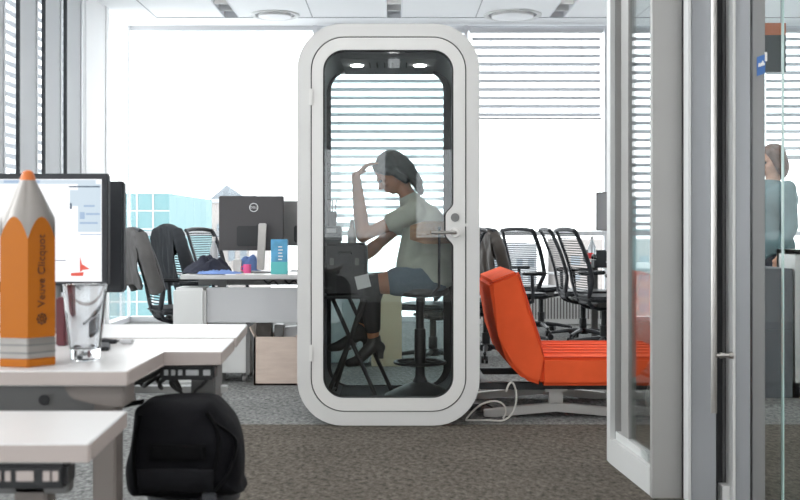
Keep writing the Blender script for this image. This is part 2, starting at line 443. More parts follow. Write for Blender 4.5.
def tanroof(t, hw, d, h):
    b = MB().prism([(-hw*.45, 0), (hw*.9, 0), (hw*.15, 1.1)], 1, d-1); 
    o = b.build('roof', M_bwin, t, smooth=0); o.location.z = h
    MB().box((-hw-.1, -.15, h-.25), (hw+.1, 0, h)).build('cornice', M_bwhite, t, smooth=0)
building(-15.9, -12.35, 60, 14, 3.0, M_building_teal, 'teal glass-clad building outside, behind the left desks', 1, 0, tealroof)
building(-14.9, -10.6, 80, 14, 3.2, M_building_tan, 'pale tan block with rows of windows outside, behind the monitor', 5, 6, tanroof)
building(-26, -17.5, 95, 15, 2.0, M_bwhite, 'low white block outside at the far left', 6, 4)
building(6, 17, 130, 15, -.8, M_bwhite, 'low pale block outside below the half drawn blind', 8, 4)
building(19, 34, 120, 15, -.2, M_building_tan, 'wide pale block outside behind the far desk', 8, 4)

# ------------------------------------------------------------------ phone booth
def rrect(x0, x1, z0, z1, r, n=10):
    pts = []
    for cx, cz, a0 in ((x1-r, z1-r, 0), (x0+r, z1-r, PI/2), (x0+r, z0+r, PI), (x1-r, z0+r, 1.5*PI)):
        for k in range(n+1):
            a = a0+k*PI/2/n; pts.append((cx+r*math.cos(a), cz+r*math.sin(a)))
    return pts
def bx(px): return (px-394)/182.0
def bz(py): return EYE-(py-228)/182.0
FY = 6.0
booth = empty('phone_booth', (0, FY, 0)); tag(booth, 'white rounded phone booth with a glass door in the middle of the office', 'phone booth')
ox0, ox1, oz0, oz1 = bx(297.2), bx(479.6), bz(425.6)-0.0, bz(23.6)
oz0 = max(oz0, .004)
outer = rrect(ox0, ox1, oz0, oz1, .25)
gap_o = rrect(bx(310.6), bx(466.4), bz(412), bz(36.4), .185)
door_o = rrect(bx(311.8), bx(465.2), bz(410.8), bz(37.6), .18)
inn = rrect(bx(323), bx(453.5), bz(398), bz(49.8), .115)
# shell: front frame ring, outer skin
MB().ring(outer, gap_o, 0, .06).build('front_frame', M_shell, booth)
MB().ring(outer, rrect(ox0+.03, ox1-.03, oz0+.03, oz1-.03, .22), .06, .94).build('outer_shell', M_shell, booth)
MB().ring(gap_o, door_o, .012, .05).build('seal', M_rubber, booth)
# door leaf with the handle bulge
hole = []
n = len(inn)
zc = bz(222)
bulge = []
x1 = bx(453.5); r = .115; z0 = bz(398); z1 = bz(49.8)
# denser outline for door hole so it can bulge around the lock
def door_hole(off=0):
    pts = []
    x0 = bx(323)+off; xx1 = x1-off; zz0 = z0+off; zz1 = z1-off; rr = r-off
    for k in range(11): a = k*PI/2/10; pts.append((xx1-rr+rr*math.cos(a), zz1-rr+rr*math.sin(a)))
    for k in range(11): a = PI/2+k*PI/2/10; pts.append((x0+rr+rr*math.cos(a), zz1-rr+rr*math.sin(a)))
    for k in range(11): a = PI+k*PI/2/10; pts.append((x0+rr+rr*math.cos(a), zz0+rr+rr*math.sin(a)))
    for k in range(11): a = 1.5*PI+k*PI/2/10; pts.append((xx1-rr+rr*math.cos(a), zz0+rr+rr*math.sin(a)))
    zt, zb_ = bz(203), bz(247)
    for k in range(25):
        z = zb_+(zt-zb_)*k/24
        d = abs(z-(zt+zb_)/2)/((zt-zb_)/2)
        q = 1 if d < .42 else .5+.5*math.cos(PI*(d-.42)/.58)
        pts.append((xx1-.043*q, z))
    return pts
def door_outer():
    X0, X1, Z0, Z1, R = bx(311.8), bx(465.2), bz(410.8), bz(37.6), .18
    pts = []
    for k in range(11): a = k*PI/2/10; pts.append((X1-R+R*math.cos(a), Z1-R+R*math.sin(a)))
    for k in range(11): a = PI/2+k*PI/2/10; pts.append((X0+R+R*math.cos(a), Z1-R+R*math.sin(a)))
    for k in range(11): a = PI+k*PI/2/10; pts.append((X0+R+R*math.cos(a), Z0+R+R*math.sin(a)))
    for k in range(11): a = 1.5*PI+k*PI/2/10; pts.append((X1-R+R*math.cos(a), Z0+R+R*math.sin(a)))
    zt, zb_ = bz(203), bz(247)
    for k in range(25): pts.append((X1, zb_+(zt-zb_)*k/24))
    return pts
dr = MB().ring(door_outer(), door_hole(), -.002, .045).build('door', M_door, booth)
MB().ring(door_hole(), door_hole(.007), .004, .04).build('gasket', M_rubber, dr)
MB().prism(door_hole(.002)[::-1], .016, .024).build('door_glass', G_pod, dr, smooth=0)
MB().cyl((bx(455), -.006, bz(217.5)), (bx(455), .0, bz(217.5)), .0235, n=28).build('lock_disc', M_greymetal, dr)
lv = MB().cyl((bx(455), -.014, bz(232.5)), (bx(455), 0, bz(232.5)), .026, n=28)
lv.build('handle_rose', M_steel, dr)
MB().tube([(bx(455), -.01, bz(232.5)), (bx(455), -.05, bz(232.5)), (bx(453), -.056, bz(232.5)), (bx(431), -.056, bz(232.5))], .0095, 12).build('handle', M_steel, dr)
MB().cyl((bx(466.3), -.006, bz(225)), (bx(466.3), .01, bz(225)), .009).build('latch_stop', M_door, dr)
for py in (97, 353): MB().box((bx(309.3), -.01, bz(py)-.045), (bx(313), .006, bz(py)+.045), .003).build('hinge', M_door, booth)
# interior lining
xi0, xi1, zi0, zi1 = bx(323)-.035, bx(453.5)+.035, .085, bz(49.8)+.02
MB().ring(rrect(xi0-.03, xi1+.03, zi0-.03, zi1+.03, .17), rrect(xi0, xi1, zi0, zi1, .14), .055, .93).build('interior_lining', M_felt, booth)
b0, b1, c0, c1 = bx(331)*1.155+.06, bx(443)*1.155-.008, .0, 0
k = 6.93/6.0
def kx(px): return (px-394)/F*6.92
def kz(py): return EYE-(py-228)/F*6.92
back_in = rrect(kx(331), kx(443.5), kz(385), kz(71.5), .12)
MB().ring(rrect(xi0-.03, xi1+.03, zi0-.03, zi1+.03, .17), back_in, .92, .945).build('back_frame', M_char, booth)
MB().ring(rrect(ox0, ox1, oz0, oz1, .25), rrect(xi0-.03, xi1+.03, zi0-.03, zi1+.03, .17), .92, .945).build('back_rim', M_shell, booth)
MB().prism(rrect(kx(330), kx(444.5), kz(386), kz(70.5), .12)[::-1], .928, .936).build('back_glass', G_podback, booth, smooth=0)
# floor and ceiling inserts
MB().box((xi0+.10, .06, zi0), (xi1-.10, .92, zi0+.006)).build('booth_floor', mat('booth_carpet', (.07, .07, .075), .95, bump=.4, bscale=200), booth, smooth=0)
MB().box((xi0+.12, .25, zi1-.03), (xi1-.12, .90, zi1)).build('ceiling_panel', M_felt, booth, smooth=0)
for px, in ((357,), (420,)):
    x = (px-394)/F*6.5
    l = MB().cyl((x, .5, zi1-.036), (x, .5, zi1-.03), .036, n=24).build('ceiling_spot', M_spot, booth)
v = MB()
for i in range(6):
    x = (370+i*7.3-394)/F*6.5
    for q in range(4): v.box((x-.004, .40+q*.05, zi1-.034), (x+.004, .43+q*.05, zi1-.03))
v.build('vent_slots', M_grille, booth, smooth=0)
FLB = zi0+.006   # booth floor height

# ------------------------------------------------------------------ stool with wooden back inside the booth
sx = P(420, 0, 6.50).x
st = empty('bar_stool', (sx, 6.50, FLB)); tag(st, 'tall stool on a trumpet base with a curved walnut backrest, inside the booth', 'stool')
MB().lathe([(.21, 0), (.21, .008), (.17, .03), (.10, .062), (.045, .085), (.03, .12), (.026, .2)], n=40).build('base', M_char, st)
MB().cyl((0, 0, .18), (0, 0, .40), .034).cyl((0, 0, .40), (0, 0, .60), .024).build('column', M_black, st)
fr = MB().tube([(.15*math.cos(a), .15*math.sin(a), .20) for a in [i*2*PI/28 for i in range(28)]], .009, 8, closed=True)
fr.cyl((-.15, 0, .20), (.15, 0, .20), .008); fr.build('footring', M_black, st)
MB().lathe([(.05, .585), (.16, .60), (.175, .62), (.17, .645), (.12, .655), (.02, .655)], n=36).build('seat', M_black, st)
arc = [math.radians(a) for a in range(-112, 113, 8)]
bk = MB()
z0, z1_ = 1.0-FLB, 1.128-FLB
def bandpt(a, z, rad): return (rad*.93*math.cos(a)+.005, rad*1.45*math.sin(a), z)
V = []
for i, a in enumerate(arc):
    e = min(i, len(arc)-1-i); s_ = .025*max(0, 1-e/3)
    V.append([bk.bm.verts.new(bandpt(a, z, rd)) for z, rd in ((z0+s_, .182), (z1_-s_, .182), (z1_-s_, .196), (z0+s_, .196))])
for A, B in zip(V, V[1:]):
    for q in range(4): bk.bm.faces.new((A[q], A[(q+1) % 4], B[(q+1) % 4], B[q]))
bk.bm.faces.new(V[0]); bk.bm.faces.new(V[-1][::-1])
bk.build('backrest', M_wood, st)
for a in (math.radians(-60), math.radians(60)):
    x, y, _ = bandpt(a, 0, .205)
    MB().tube([(x*.55, y*.55, .60), (x*1.02, y*1.02, .66), (x*1.04, y*1.04, z1_-.03)], .008, 8).build('back_post', M_black, st)

# ------------------------------------------------------------------ people
def hand(bm, wrist, d, up, side, s=1.0, curl=.5):
    """wrist point, direction of palm, palm normal (palm faces -up), side = towards thumb"""
    w = Vector(wrist); d = Vector(d).normalized(); side = (Vector(side)-d*Vector(side).dot(d)).normalized(); n = d.cross(side).normalized()*(1)
    up = n if n.dot(Vector(up)) > 0 else -n
    pc = w+d*.05*s
    for k in range(5):
        o = (-.030+k*.015)*s
        bm.cap(w+d*.01*s+side*o*.7, .016*s, w+d*.085*s+side*o, .0125*s, 8)
    ln = [.062, .078, .084, .076]
    for k in range(4):
        o = (-.031+k*.0205)*s; L = ln[k]*s
        p0 = w+d*.088*s+side*o; p1 = p0+(d*math.cos(curl*.6)-up*math.sin(curl*.6))*L*.5; p2 = p1+(d*math.cos(curl*1.5)-up*math.sin(curl*1.5))*L*.5
        bm.cap(p0, .0098*s, p1, .009*s, 8); bm.cap(p1, .009*s, p2, .0075*s, 8)
    t0 = w+d*.025*s+side*.026*s; t1 = t0+(d*.6+side*.75-up*.2).normalized()*.038*s; t2 = t1+(d*.9+side*.25-up*.35).normalized()*.032*s
    bm.cap(t0, .014*s, t1, .011*s, 8); bm.cap(t1, .011*s, t2, .0085*s, 8)

def head(bm, c, R):
    """c centre of the skull, R matrix: local +X forward (face), +Z up"""
    def L(x, y, z): return Vector(c)+R @ Vector((x, y, z))
    bm.ball(L(-.012, 0, .018), .092, 12, (1.03, .84, 1.0), R)
    bm.ball(L(.020, 0, -.045), .068, 12, (.95, .86, 1.0), R)
    bm.cap(L(.055, 0, -.092), .022, L(.030, 0, -.085), .036, 12)
    bm.cap(L(.082, 0, .0), .010, L(.106, 0, -.032), .0135, 8)
    for s in (-1, 1):
        bm.ball(L(.096, s*.011, -.036), .009, 6)
        bm.cap(L(.080, s*.040, .018), .010, L(.088, s*.014, .016), .010, 8)
        bm.ball(L(.060, s*.040, -.030), .022, 8)
        bm.ball(L(-.005, s*.079, -.018), .022, 8, (.9, .35, 1.3), R)
        bm.cap(L(.085, s*.014, -.064), .0075, L(.088, 0, -.062), .009, 8)
        bm.cap(L(.082, s*.012, -.073), .008, L(.085, 0, -.074), .0095, 8)
def eyes(c, R, par):
    e = MB()
    for s in (-1, 1): e.ball(Vector(c)+R @ Vector((.080, s*.031, .0)), .0105, 8)
    return e.build('eyes', M_dark, par)

def rotdir(pitch, yaw):
    return Matrix.Rotation(yaw, 3, 'Z') @ Matrix.Rotation(pitch, 3, 'Y')

# seated woman, facing left (-X), head resting on her raised hand
pe = P
hc = P(391, 173, 6.50)
HR = rotdir(math.radians(38), PI)       # looks to -X, tipped down
body = MB()
pel = P(430, 276, 6.50); lum = P(434, 255, 6.50); che = P(424, 225, 6.50); nb = P(411, 203, 6.50)
body.cap(pel+Vector((0, -.07, 0)), .095, pel+Vector((0, .07, 0)), .095)
body.cap(pel, .115, lum, .105); body.cap(lum, .105, che, .115)
body.cap(che+Vector((0, -.06, 0)), .105, che+Vector((0, .06, 0)), .105)
body.cap(che, .11, nb, .06)
body.cap(nb, .05, hc+HR @ Vector((-.02, 0, -.05)), .045)
head(body, hc, HR)
shN = P(414, 212, 6.34); elN = P(363, 236, 6.33); wrN = P(356, 176, 6.42)
shF = P(414, 212, 6.66); elF = P(376, 246, 6.70); wrF = P(356, 262, 6.56)
for a, b_, c_ in ((shN, elN, wrN), (shF, elF, wrF)):
    body.cap(nb+Vector((.01, 0, -.02)), .05, a, .052); body.cap(a, .050, a.lerp(b_, .4), .043); body.cap(a.lerp(b_, .4), .043, b_, .034)
    body.cap(b_, .040, b_.lerp(c_, .3), .043); body.cap(b_.lerp(c_, .3), .043, c_, .027)
hand(body, wrN, P(376, 156, 6.44)-wrN, (-.6, 0, .8), (0, 1, 0), .95, .55)
hand(body, wrF, P(330, 266, 6.50)-wrF, (0, 0, 1), (0, -1, 0), .95, .4)
kN = P(369, 285, 6.40); kF = P(376, 283, 6.62)
aN = P(374, 344, 6.44); aF = P(360, 334, 6.58)
tN = P(357, 361, 6.42); tF = P(339, 346, 6.56)
for hp, kk, aa, tt in ((pel+Vector((-.03, -.085, -.01)), kN, aN, tN), (pel+Vector((-.03, .085, -.01)), kF, aF, tF)):
    body.cap(hp, .088, hp.lerp(kk, .5), .074); body.cap(hp.lerp(kk, .5), .074, kk, .054)
    body.cap(kk, .052, kk.lerp(aa, .3), .052); body.cap(kk.lerp(aa, .3), .052, aa, .033)
    body.cap(aa, .034, tt, .026)
pr = body.build('person', M_skin, None); remesh(pr, .0075, 3)
tag(pr, 'person seated inside the booth, head bowed on a raised hand, pale shirt and black boots', 'person')
sh = MB()
sh.cap(pel+Vector((.01, -.07, .02)), .118, pel+Vector((.01, .07, .02)), .118)
sh.cap(pel, .130, lum, .122); sh.cap(lum, .122, che, .13); sh.cap(che+Vector((0, -.06, 0)), .12, che+Vector((0, .06, 0)), .12); sh.cap(che, .125, nb, .072)
sh.ball(pel+Vector((-.06, -.06, .05)), .10, 10, (1.2, 1, .6)); sh.ball(pel+Vector((.06, -.03, -.01)), .11, 10, (1.0, 1.1, .55))
for a, b_ in ((shN, elN), (shF, elF)):
    sh.cap(nb+Vector((.01, 0, -.02)), .062, a, .066); sh.cap(a, .064, a.lerp(b_, .42), .058)
sh.cap(che+Vector((-.05, -.05, -.02)), .075, pel+Vector((-.13, -.06, .07)), .075); sh.cap(che+Vector((-.05, .05, -.02)), .07, pel+Vector((-.13, .06, .07)), .07)
so = sh.build('shirt', M_shirt, pr); remesh(so, .010, 3)
sk = MB()
for hp, kk in ((pel+Vector((-.03, -.085, -.01)), kN), (pel+Vector((-.03, .085, -.01)), kF)):
    sk.cap(hp, .102, hp.lerp(kk, .50), .086)
sk.cap(pel+Vector((0, -.07, -.01)), .11, pel+Vector((0, .07, -.01)), .11)
so = sk.build('skirt', M_skirt, pr); remesh(so, .010, 3)
lg = MB()
for kk, aa, hp in ((kN, aN, pel+Vector((-.03, -.085, -.01))), (kF, aF, pel+Vector((-.03, .085, -.01)))):
    lg.cap(kk.lerp(hp, .12), .064, kk, .063); lg.cap(kk, .062, kk.lerp(aa, .3), .062); lg.cap(kk.lerp(aa, .3), .062, kk.lerp(aa, .72), .048)
so = lg.build('leggings', M_legging, pr); remesh(so, .009, 3)
for aa, tt in ((aN, tN), (aF, tF)):
    bt = MB(); d = (tt-aa).normalized(); back = Vector((.035, 0, -.02))
    bt.cap(aa+Vector((0, 0, .03)), .042, aa, .042); bt.cap(aa, .041, aa+back, .034); bt.cap(aa, .040, tt, .032); bt.cap(tt, .032, tt+Vector((-.05, 0, -.012)), .024)
    bt.box(aa+back+Vector((-.018, -.022, -.065)), aa+back+Vector((.022, .022, -.015)))
    so = bt.build('ankle_boot', M_boot, pr); remesh(so, .007, 2)
hb = MB()
def HL(x, y, z): return hc+HR @ Vector((x, y, z))
hb.ball(HL(-.026, 0, .035), .100, 12, (1.0, .90, .95), HR); hb.ball(HL(-.065, 0, -.01), .080, 12, (.9, 1.0, 1.3), HR)
for s in (-1, 1): hb.cap(HL(.045, s*.045, .075), .03, HL(-.01, s*.080, .0), .026); hb.cap(HL(-.01, s*.08, 0), .024, HL(-.04, s*.075, -.09), .022)
hb.cap(HL(-.08, 0, -.03), .06, HL(-.09, 0, -.13), .038); hb.cap(HL(-.09, 0, -.13), .038, HL(-.07, -.03, -.20), .02)
so = hb.build('hair', M_hair, pr); remesh(so, .008, 2)
eyes(hc, HR, pr)

# ------------------------------------------------------------------ folding stand with equipment, inside the booth
ty = 6.36
stnd = empty('folding_stand', (P(347, 0, ty).x, ty, FLB)); tag(stnd, 'black folding stand with crossed tube legs inside the booth', 'folding stand')
zt = EYE-(298-228)/F*ty-FLB
def sxp(px): return P(px, 0, ty).x-stnd.location.x
for dy, pa, pb in ((0, 333, 377), (0, 366, 326), (.26, 347, 392), (.26, 362, 332)):
    MB().tube([(sxp(pa), dy, zt-.01), (sxp(pb), dy, .006)], .0125, 10).build('leg', M_black, stnd)
c_ = MB()
for px in (333, 366): c_.cyl((sxp(px), 0, zt-.012), (sxp(px), .26, zt-.012), .011)
c_.cyl((sxp(327), 0, .03), (sxp(333), .26, .03), .009).cyl((sxp(350), 0, zt*.50), (sxp(354), .26, zt*.5), .008)
c_.build('cross_rail', M_black, stnd)
MB().box((sxp(325), -.03, zt-.004), (sxp(369), .30, zt+.012), .004).build('top', M_black, stnd)
ec = empty('equipment_case', (P(345, 0, ty).x, ty, zt+FLB+.012)); tag(ec, 'black equipment case on the folding stand inside the booth', 'case')
def ecx(px): return P(px, 0, ty).x-ec.location.x
ch = EYE-(243-228)/F*ty-ec.location.z
MB().box((ecx(324.5), -.02, 0), (ecx(367), .24, ch), .015, 3).build('body', mat('case_dark', (.03, .028, .03), .55), ec)
MB().box((ecx(323.8), -.025, ch*.62), (ecx(367.5), .245, ch*.62+.012), .003).build('seam', M_char, ec)
for px in (332, 357): MB().box((ecx(px)-.012, -.03, ch*.58), (ecx(px)+.012, -.02, ch*.72), .003).build('latch', M_greymetal, ec)
MB().tube([(ecx(339), -.02, ch*.80), (ecx(339), -.045, ch*.82), (ecx(351), -.045, ch*.82), (ecx(351), -.02, ch*.80)], .006).build('handle', M_rubber, ec)
sp = MB().box((ecx(356), -.036, ch*.15), (ecx(370), -.032, ch*.40), .0, rot=Matrix.Rotation(math.radians(-14), 3, 'Y')).build('paper_card', M_paper, ec, smooth=0)
zc = ec.location.z+ch
pt = empty('desktop_printer', (P(333, 0, ty+.06).x, ty+.06, zc)); tag(pt, 'small dark grey printer on top of the equipment case inside the booth', 'printer')
MB().box((-.048, -.05, 0), (.05, .12, .10), .008).build('body', M_dark, pt)
MB().box((-.04, -.075, .02), (.04, -.045, .028)).build('paper_tray', M_greymetal, pt, smooth=0)
MB().box((-.035, -.052, .06), (.02, -.049, .085)).build('control_panel', M_panel, pt, smooth=0)
t = empty('pen_cup', (P(332, 0, ty+.08).x, ty+.08, zc+.10)); tag(t, 'dark cup of pens standing on the printer inside the booth', 'pen cup')
MB().lathe([(.026, 0), (.03, .085), (.027, .085), (.024, .006), (.002, .004)], n=20).build('cup', M_char, t)
for a in (.2, 1.5, 2.9, 4.2): MB().cyl((.008*math.cos(a), .008*math.sin(a), .01), (.026*math.cos(a), .02*math.sin(a), .15), .004, n=8).build('pen', M_greymetal, t)
t = empty('spray_bottle', (P(352, 0, 6.50).x, 6.50, zc)); tag(t, 'small pale bottle on the equipment case inside the booth', 'bottle')
MB().lathe([(.024, 0), (.026, .01), (.026, .07), (.012, .10), (.010, .11)], n=20).build('body', M_paper, t)
MB().lathe([(.011, .108), (.012, .112), (.012, .135), (.004, .138)], n=16).build('cap', M_panel, t)

# ------------------------------------------------------------------ orange lounge
LY0, LY1 = 6.2, 7.12
def lx(px): return (px-394)/F*LY0
def lz(py): return EYE-(py-228)/F*LY0
lo = empty('lounge_chair', (lx(560), LY0, 0)); tag(lo, 'orange upholstered lounge chair with a reclined back on an aluminium star base', 'lounge chair')
def lp(px, py): return (lx(px)-lo.location.x, lz(py))
bp_ = [lp(489, 282), lp(519, 270.5), lp(542, 342), lp(544, 358), lp(543, 386), lp(524, 380), lp(508, 364), lp(498, 335)]
bp_s = []
MB().prism(bp_, 0, LY1-LY0, bevel=.022, seg=4).build('backrest', M_orange, lo)
xe = 1.62-lo.location.x
spx = [lp(541, 357), (xe, lp(0, 357)[1]), (xe, lp(0, 386)[1]), lp(541, 386)]
seat = MB().prism(spx, 0, LY1-LY0, bevel=.02, seg=4).build('seat', M_orange, lo)
q = MB(); zz = lp(0, 356)[1]
for k in range(1, 6):
    y = k*(LY1-LY0)/6
    q.tube([(lp(546, 0)[0], y, zz+.001), (xe-.03, y, zz+.001)], .004, 6)
q.tube([(lp(545, 0)[0], .012, zz-.008), (xe-.02, .012, zz-.008)], .005, 6)
q.build('stitching', M_pipe, seat)
pp = MB(); pts = [lp(489.5, 283), lp(518, 272), lp(541, 342), lp(543.4, 356)]
pp.tube([(a, .006, b-.003) for a, b in pts], .005, 6)
pp.build('piping', M_pipe, lo)
rl = MB()
for y in (.12, LY1-LY0-.15): rl.box((lp(481, 0)[0], y-.03, lz(392)), (xe-.02, y+.03, lz(385)), .004)
rl.box((lp(484, 0)[0], .12, lz(391)), (lp(490, 0)[0], LY1-LY0-.15, lz(386)))
rl.box((lp(548, 0)[0], .12, lz(391)), (lp(566, 0)[0], LY1-LY0-.15, lz(386)))
rl.build('rail', M_black, lo)
M_base = mat('cast_aluminium', (.46, .44, .42), .4, .3)
def qz(py): return max(EYE-(py-228)/F*6.3, .001)
def qx(px): return (px-394)/F*6.3-lo.location.x
for y in (.09, LY1-LY0-.17):
    MB().prism([(qx(484), .001), (qx(496), .001), (qx(498), qz(416.5)), (qx(556), qz(410.5)), (qx(614), qz(416.5)), (qx(616), .001), (qx(628), .001), (qx(628), qz(410)), (qx(556), qz(402.5)), (qx(484), qz(410))], y, y+.055, bevel=.004).build('leg', M_base, lo)
    MB().box((qx(549), y+.004, qz(404.5)), (qx(563), y+.05, lz(391.5)), .004).box((qx(545), y-.004, lz(394)), (qx(567), y+.058, lz(391.5))).build('column', M_base, lo)
cb_ = MB()
pts = []
for k in range(0):
    a = -2.4+k*2*PI*1.25/40
    px = 491+25*math.cos(a)*(1-.2*k/40)+k*.10; yy = 6.30+.22*math.sin(a)
    pts.append((lx(px), yy, .008+.06*max(0, math.sin(k*.22))))
for k, (px, py) in enumerate(((506, 392), (509, 384), (513, 383), (516, 392), (516, 403), (511, 415), (502, 422), (488, 424), (470, 423), (466, 420), (472, 412), (482, 404), (494, 401), (503, 404), (506, 412), (503, 420))):
    q = P(px, py, 6.10+.008*k); q.z = max(q.z, .006); pts.append(tuple(q))
def smoothpts(p, n=4):
    o = []
    p = [Vector(a) for a in p]
    for i in range(len(p)-1):
        a, b, c, d = p[max(i-1, 0)], p[i], p[i+1], p[min(i+2, len(p)-1)]
        for k in range(n):
            t = k/n; o.append(.5*((2*b)+(c-a)*t+(2*a-5*b+4*c-d)*t*t+(3*b-a-3*c+d)*t**3))
    o.append(p[-1]); return o
t = cb_.tube(smoothpts(pts, 3), .0055, 6).build('power_cable', M_cable_w); tag(t, 'pale cable looped on the carpet between booth and orange lounge', 'cable')
t = empty('power_adapter', (lx(474), 6.55, 0)); tag(t, 'dark power adapter on the carpet beside the booth', 'power adapter')
MB().box((-.05, -.04, 0), (.06, .04, .04), .006).build('body', M_black, t)
MB().tube([(.06, 0, .02), (.10, .01, .03), (.14, .04, .006)], .004, 6).build('lead', M_cable_b, t)

# ------------------------------------------------------------------ office chair
def office_chair(label, group, m_frame=M_char, h=1.07):
    t = empty('office_chair', (0, 0, 0)); tag(t, label, 'office chair', group)
    k = h/1.07
    # back frame: two J shaped side rails joined at the top
    prof = [(.12, .40), (0, .375), (-.10, .375), (-.175, .41), (-.205, .48), (-.21, .56), (-.215, .64), (-.235, .73), (-.27, .84), (-.315, .95), (-.35, 1.03*k), (-.375, 1.07*k)]
    pr_ = smoothpts([(a, 0, b) for a, b in prof], 3)
    fb = MB()
    for s in (-1, 1):
        pts = []
        for p in pr_:
            u = max(0, min(1, (p.z-.42)/.2)); wdt = .10+.125*u-.02*max(0, (p.z-.9)/.17)
            if p.x > -.15 and p.z < .45: wdt = .07+.03*max(0, (-p.x)/.15)
            pts.append((p.x, s*wdt, p.z))
        fb.tube(pts, .023, 8, rz=.015)
    top = pr_[-1]; fb.tube([(top.x+.0, -.21, top.z-.005), (top.x-.012, -.1, top.z+.008), (top.x-.016, 0, top.z+.010), (top.x-.012, .1, top.z+.008), (top.x, .21, top.z-.005)], .019, 8)
    fb.tube([(-.185, -.11, .43), (-.195, 0, .425), (-.185, .11, .43)], .016, 8)
    fb.build('back_frame', m_frame, t)
    # mesh back: many fine horizontal bands
    mb = MB()
    for i in range(26):
        z = .50+i*(1.04*k-.50)/25
        x = min(((abs(p.z-z), p.x) for p in pr_ if p.z > .45))[1]
        w_ = .21-.02*max(0, (z-.9)/.17) if z > .6 else .15+.06*(z-.5)/.1
        mb.tube([(x, -w_, z), (x-.012+(.0), 0, z), (x, w_, z)], .0035, 4, rz=.0045)
    mb.build('mesh_back', M_dark, t)
    s_ = MB().prism([(-.22, -.20), (-.18, -.235), (.12, -.245), (.23, -.21), (.26, -.10), (.26, .10), (.23, .21), (.12, .245), (-.18, .235), (-.22, .20)], .44, .49, axis='Z', bevel=.02, seg=3)
    s_.build('seat', M_dark, t)
    MB().box((-.12, -.10, .37), (.14, .10, .43), .02).build('mechanism', M_greymetal, t)
    for s in (-1, 1):
        a = MB().tube([(.0, s*.18, .40), (.0, s*.27, .42), (-.01, s*.285, .50), (-.02, s*.285, .66)], .017, 8).build('arm_post', m_frame, t)
        MB().box((-.12, s*.285-.035, .66), (.14, s*.285+.035, .69), .013, 3).build('arm_pad', M_dark, a)
    MB().cyl((0, 0, .10), (0, 0, .38), .026).cyl((0, 0, .10), (0, 0, .22), .036).build('gas_column', M_black, t)
    MB().lathe([(.05, .07), (.055, .08), (.055, .12), (.035, .13)], n=20).build('hub', M_black, t)
    for i in range(5):
        a = i*2*PI/5+.3; ca, sa = math.cos(a), math.sin(a)
        lg_ = MB().tube([(.03*ca, .03*sa, .105), (.16*ca, .16*sa, .095), (.30*ca, .30*sa, .075)], [.024, .02, .015], 6).build('leg', M_char, t)
        cs = MB(); n = Vector((-sa, ca, 0))
        c0 = Vector((.31*ca, .31*sa, .03))
        for q in (-1, 1): cs.cyl(c0+n*q*.006, c0+n*q*.026, .03, n=16)
        cs.cyl(c0, c0+Vector((0, 0, .05)), .009)
        cs.build('caster', M_black, lg_)
    return t
proto = None
def put_chair(x, y, rz, label, group):
    global proto
    if proto is None:
        proto = office_chair(label, group); o = proto
    else:
        o = copy_tree(proto)
    o.location = (x, y, 0); o.rotation_euler = (0, 0, rz); o['label'] = label; o['group'] = group
    return o
gR = 'mesh office chairs at the far right desk'; gL = 'office chairs around the left desk'
D = math.radians
put_chair(P(541, 0, 11.3).x, 11.3, D(42), 'black mesh office chair with a wide see-through back, left of three at the far right', gR)
put_chair(P(583, 0, 10.55).x, 10.55, D(5), 'black mesh office chair, middle of three at the far right', gR)
put_chair(P(604, 0, 9.75).x, 9.75, D(14), 'black mesh office chair nearest of the three by the glass partition', gR)
c4 = put_chair(P(486, 0, 9.1).x, 9.1, D(30), 'office chair draped with a dark jacket just right of the booth', gR)
c5 = put_chair(P(515, 0, 10.15).x, 10.15, D(30), 'office chair draped with a brown jacket behind the orange lounge', gR)
c1_ = put_chair(P(182, 0, 8.4).x, 8.4, D(28), 'black office chair with a grey coat over its back, left by the window', gL)
c2_ = put_chair(P(209, 0, 9.3).x, 9.3, D(35), 'office chair under a dark jacket behind the left desk', gL)
c3_ = put_chair(P(232, 0, 10.3).x, 10.3, D(-25), 'empty office chair with bare frame behind the cluttered left desk', gL)

def jacket(m, label, chair, ztop=1.05, drop_b=.50, drop_f=.20, w=.25, sd=0, cat='jacket', sleeve=1, name='jacket'):
    t = empty(name, tuple(chair.location), chair.rotation_euler.z); tag(t, label, cat)
    ztop += .035
    def fn(u, v):
        y = (u-.5)*2*w; s = v*(drop_f+.10+drop_b)
        if s < drop_f: z = ztop-drop_f+s; z_d = drop_f-s; x = -.335+.31*z_d
        elif s < drop_f+.10:
            a = (s-drop_f)/.10*PI; x = -.38+.045*math.cos(a); z = ztop+.03*math.sin(a); z_d = 0
        else: z_d = s-drop_f-.10; x = -.425+.14*z_d; z = ztop-z_d
        z -= .22*abs(u-.5)**2*4*.25
        y *= 1+.12*z_d
        nn = noise.noise(Vector((y*9+sd, z*3, sd)))*.035*min(1, .25+z_d*3)+noise.noise(Vector((y*20, z*7, sd+5)))*.014
        if s >= drop_f+.05: x -= abs(nn)*1.2
        else: x += abs(nn)*.6
        if v > .97 or v < .03: z += noise.noise(Vector((y*5, sd, 1)))*.05
        return (x, y, z)
    o = MB().grid(fn, 28, 34).build('drape', m, t); solid(o, .012, 1)
    if sleeve:
        for s in (-1, 1):
            pts = [(-.38, s*w*.85, ztop-.03), (-.37, s*(w+.03), ztop-.12), (-.33+.02*noise.noise(Vector((s, sd, 0))), s*(w+.045), ztop-.28), (-.27, s*(w+.03), ztop-.46)]
            so = MB().tube(smoothpts(pts, 5), [.055+.012*noise.noise(Vector((i*.9, s, sd))) for i in range(16)], 12).build('sleeve', m, t)
            q = so.modifiers.new('soft', 'SUBSURF'); q.levels = 1
    return t
jacket(M_jgrey, 'grey wool coat hanging over the leftmost office chair', c1_, 1.03, .40, .40, .25, 3, 'coat', name='coat')
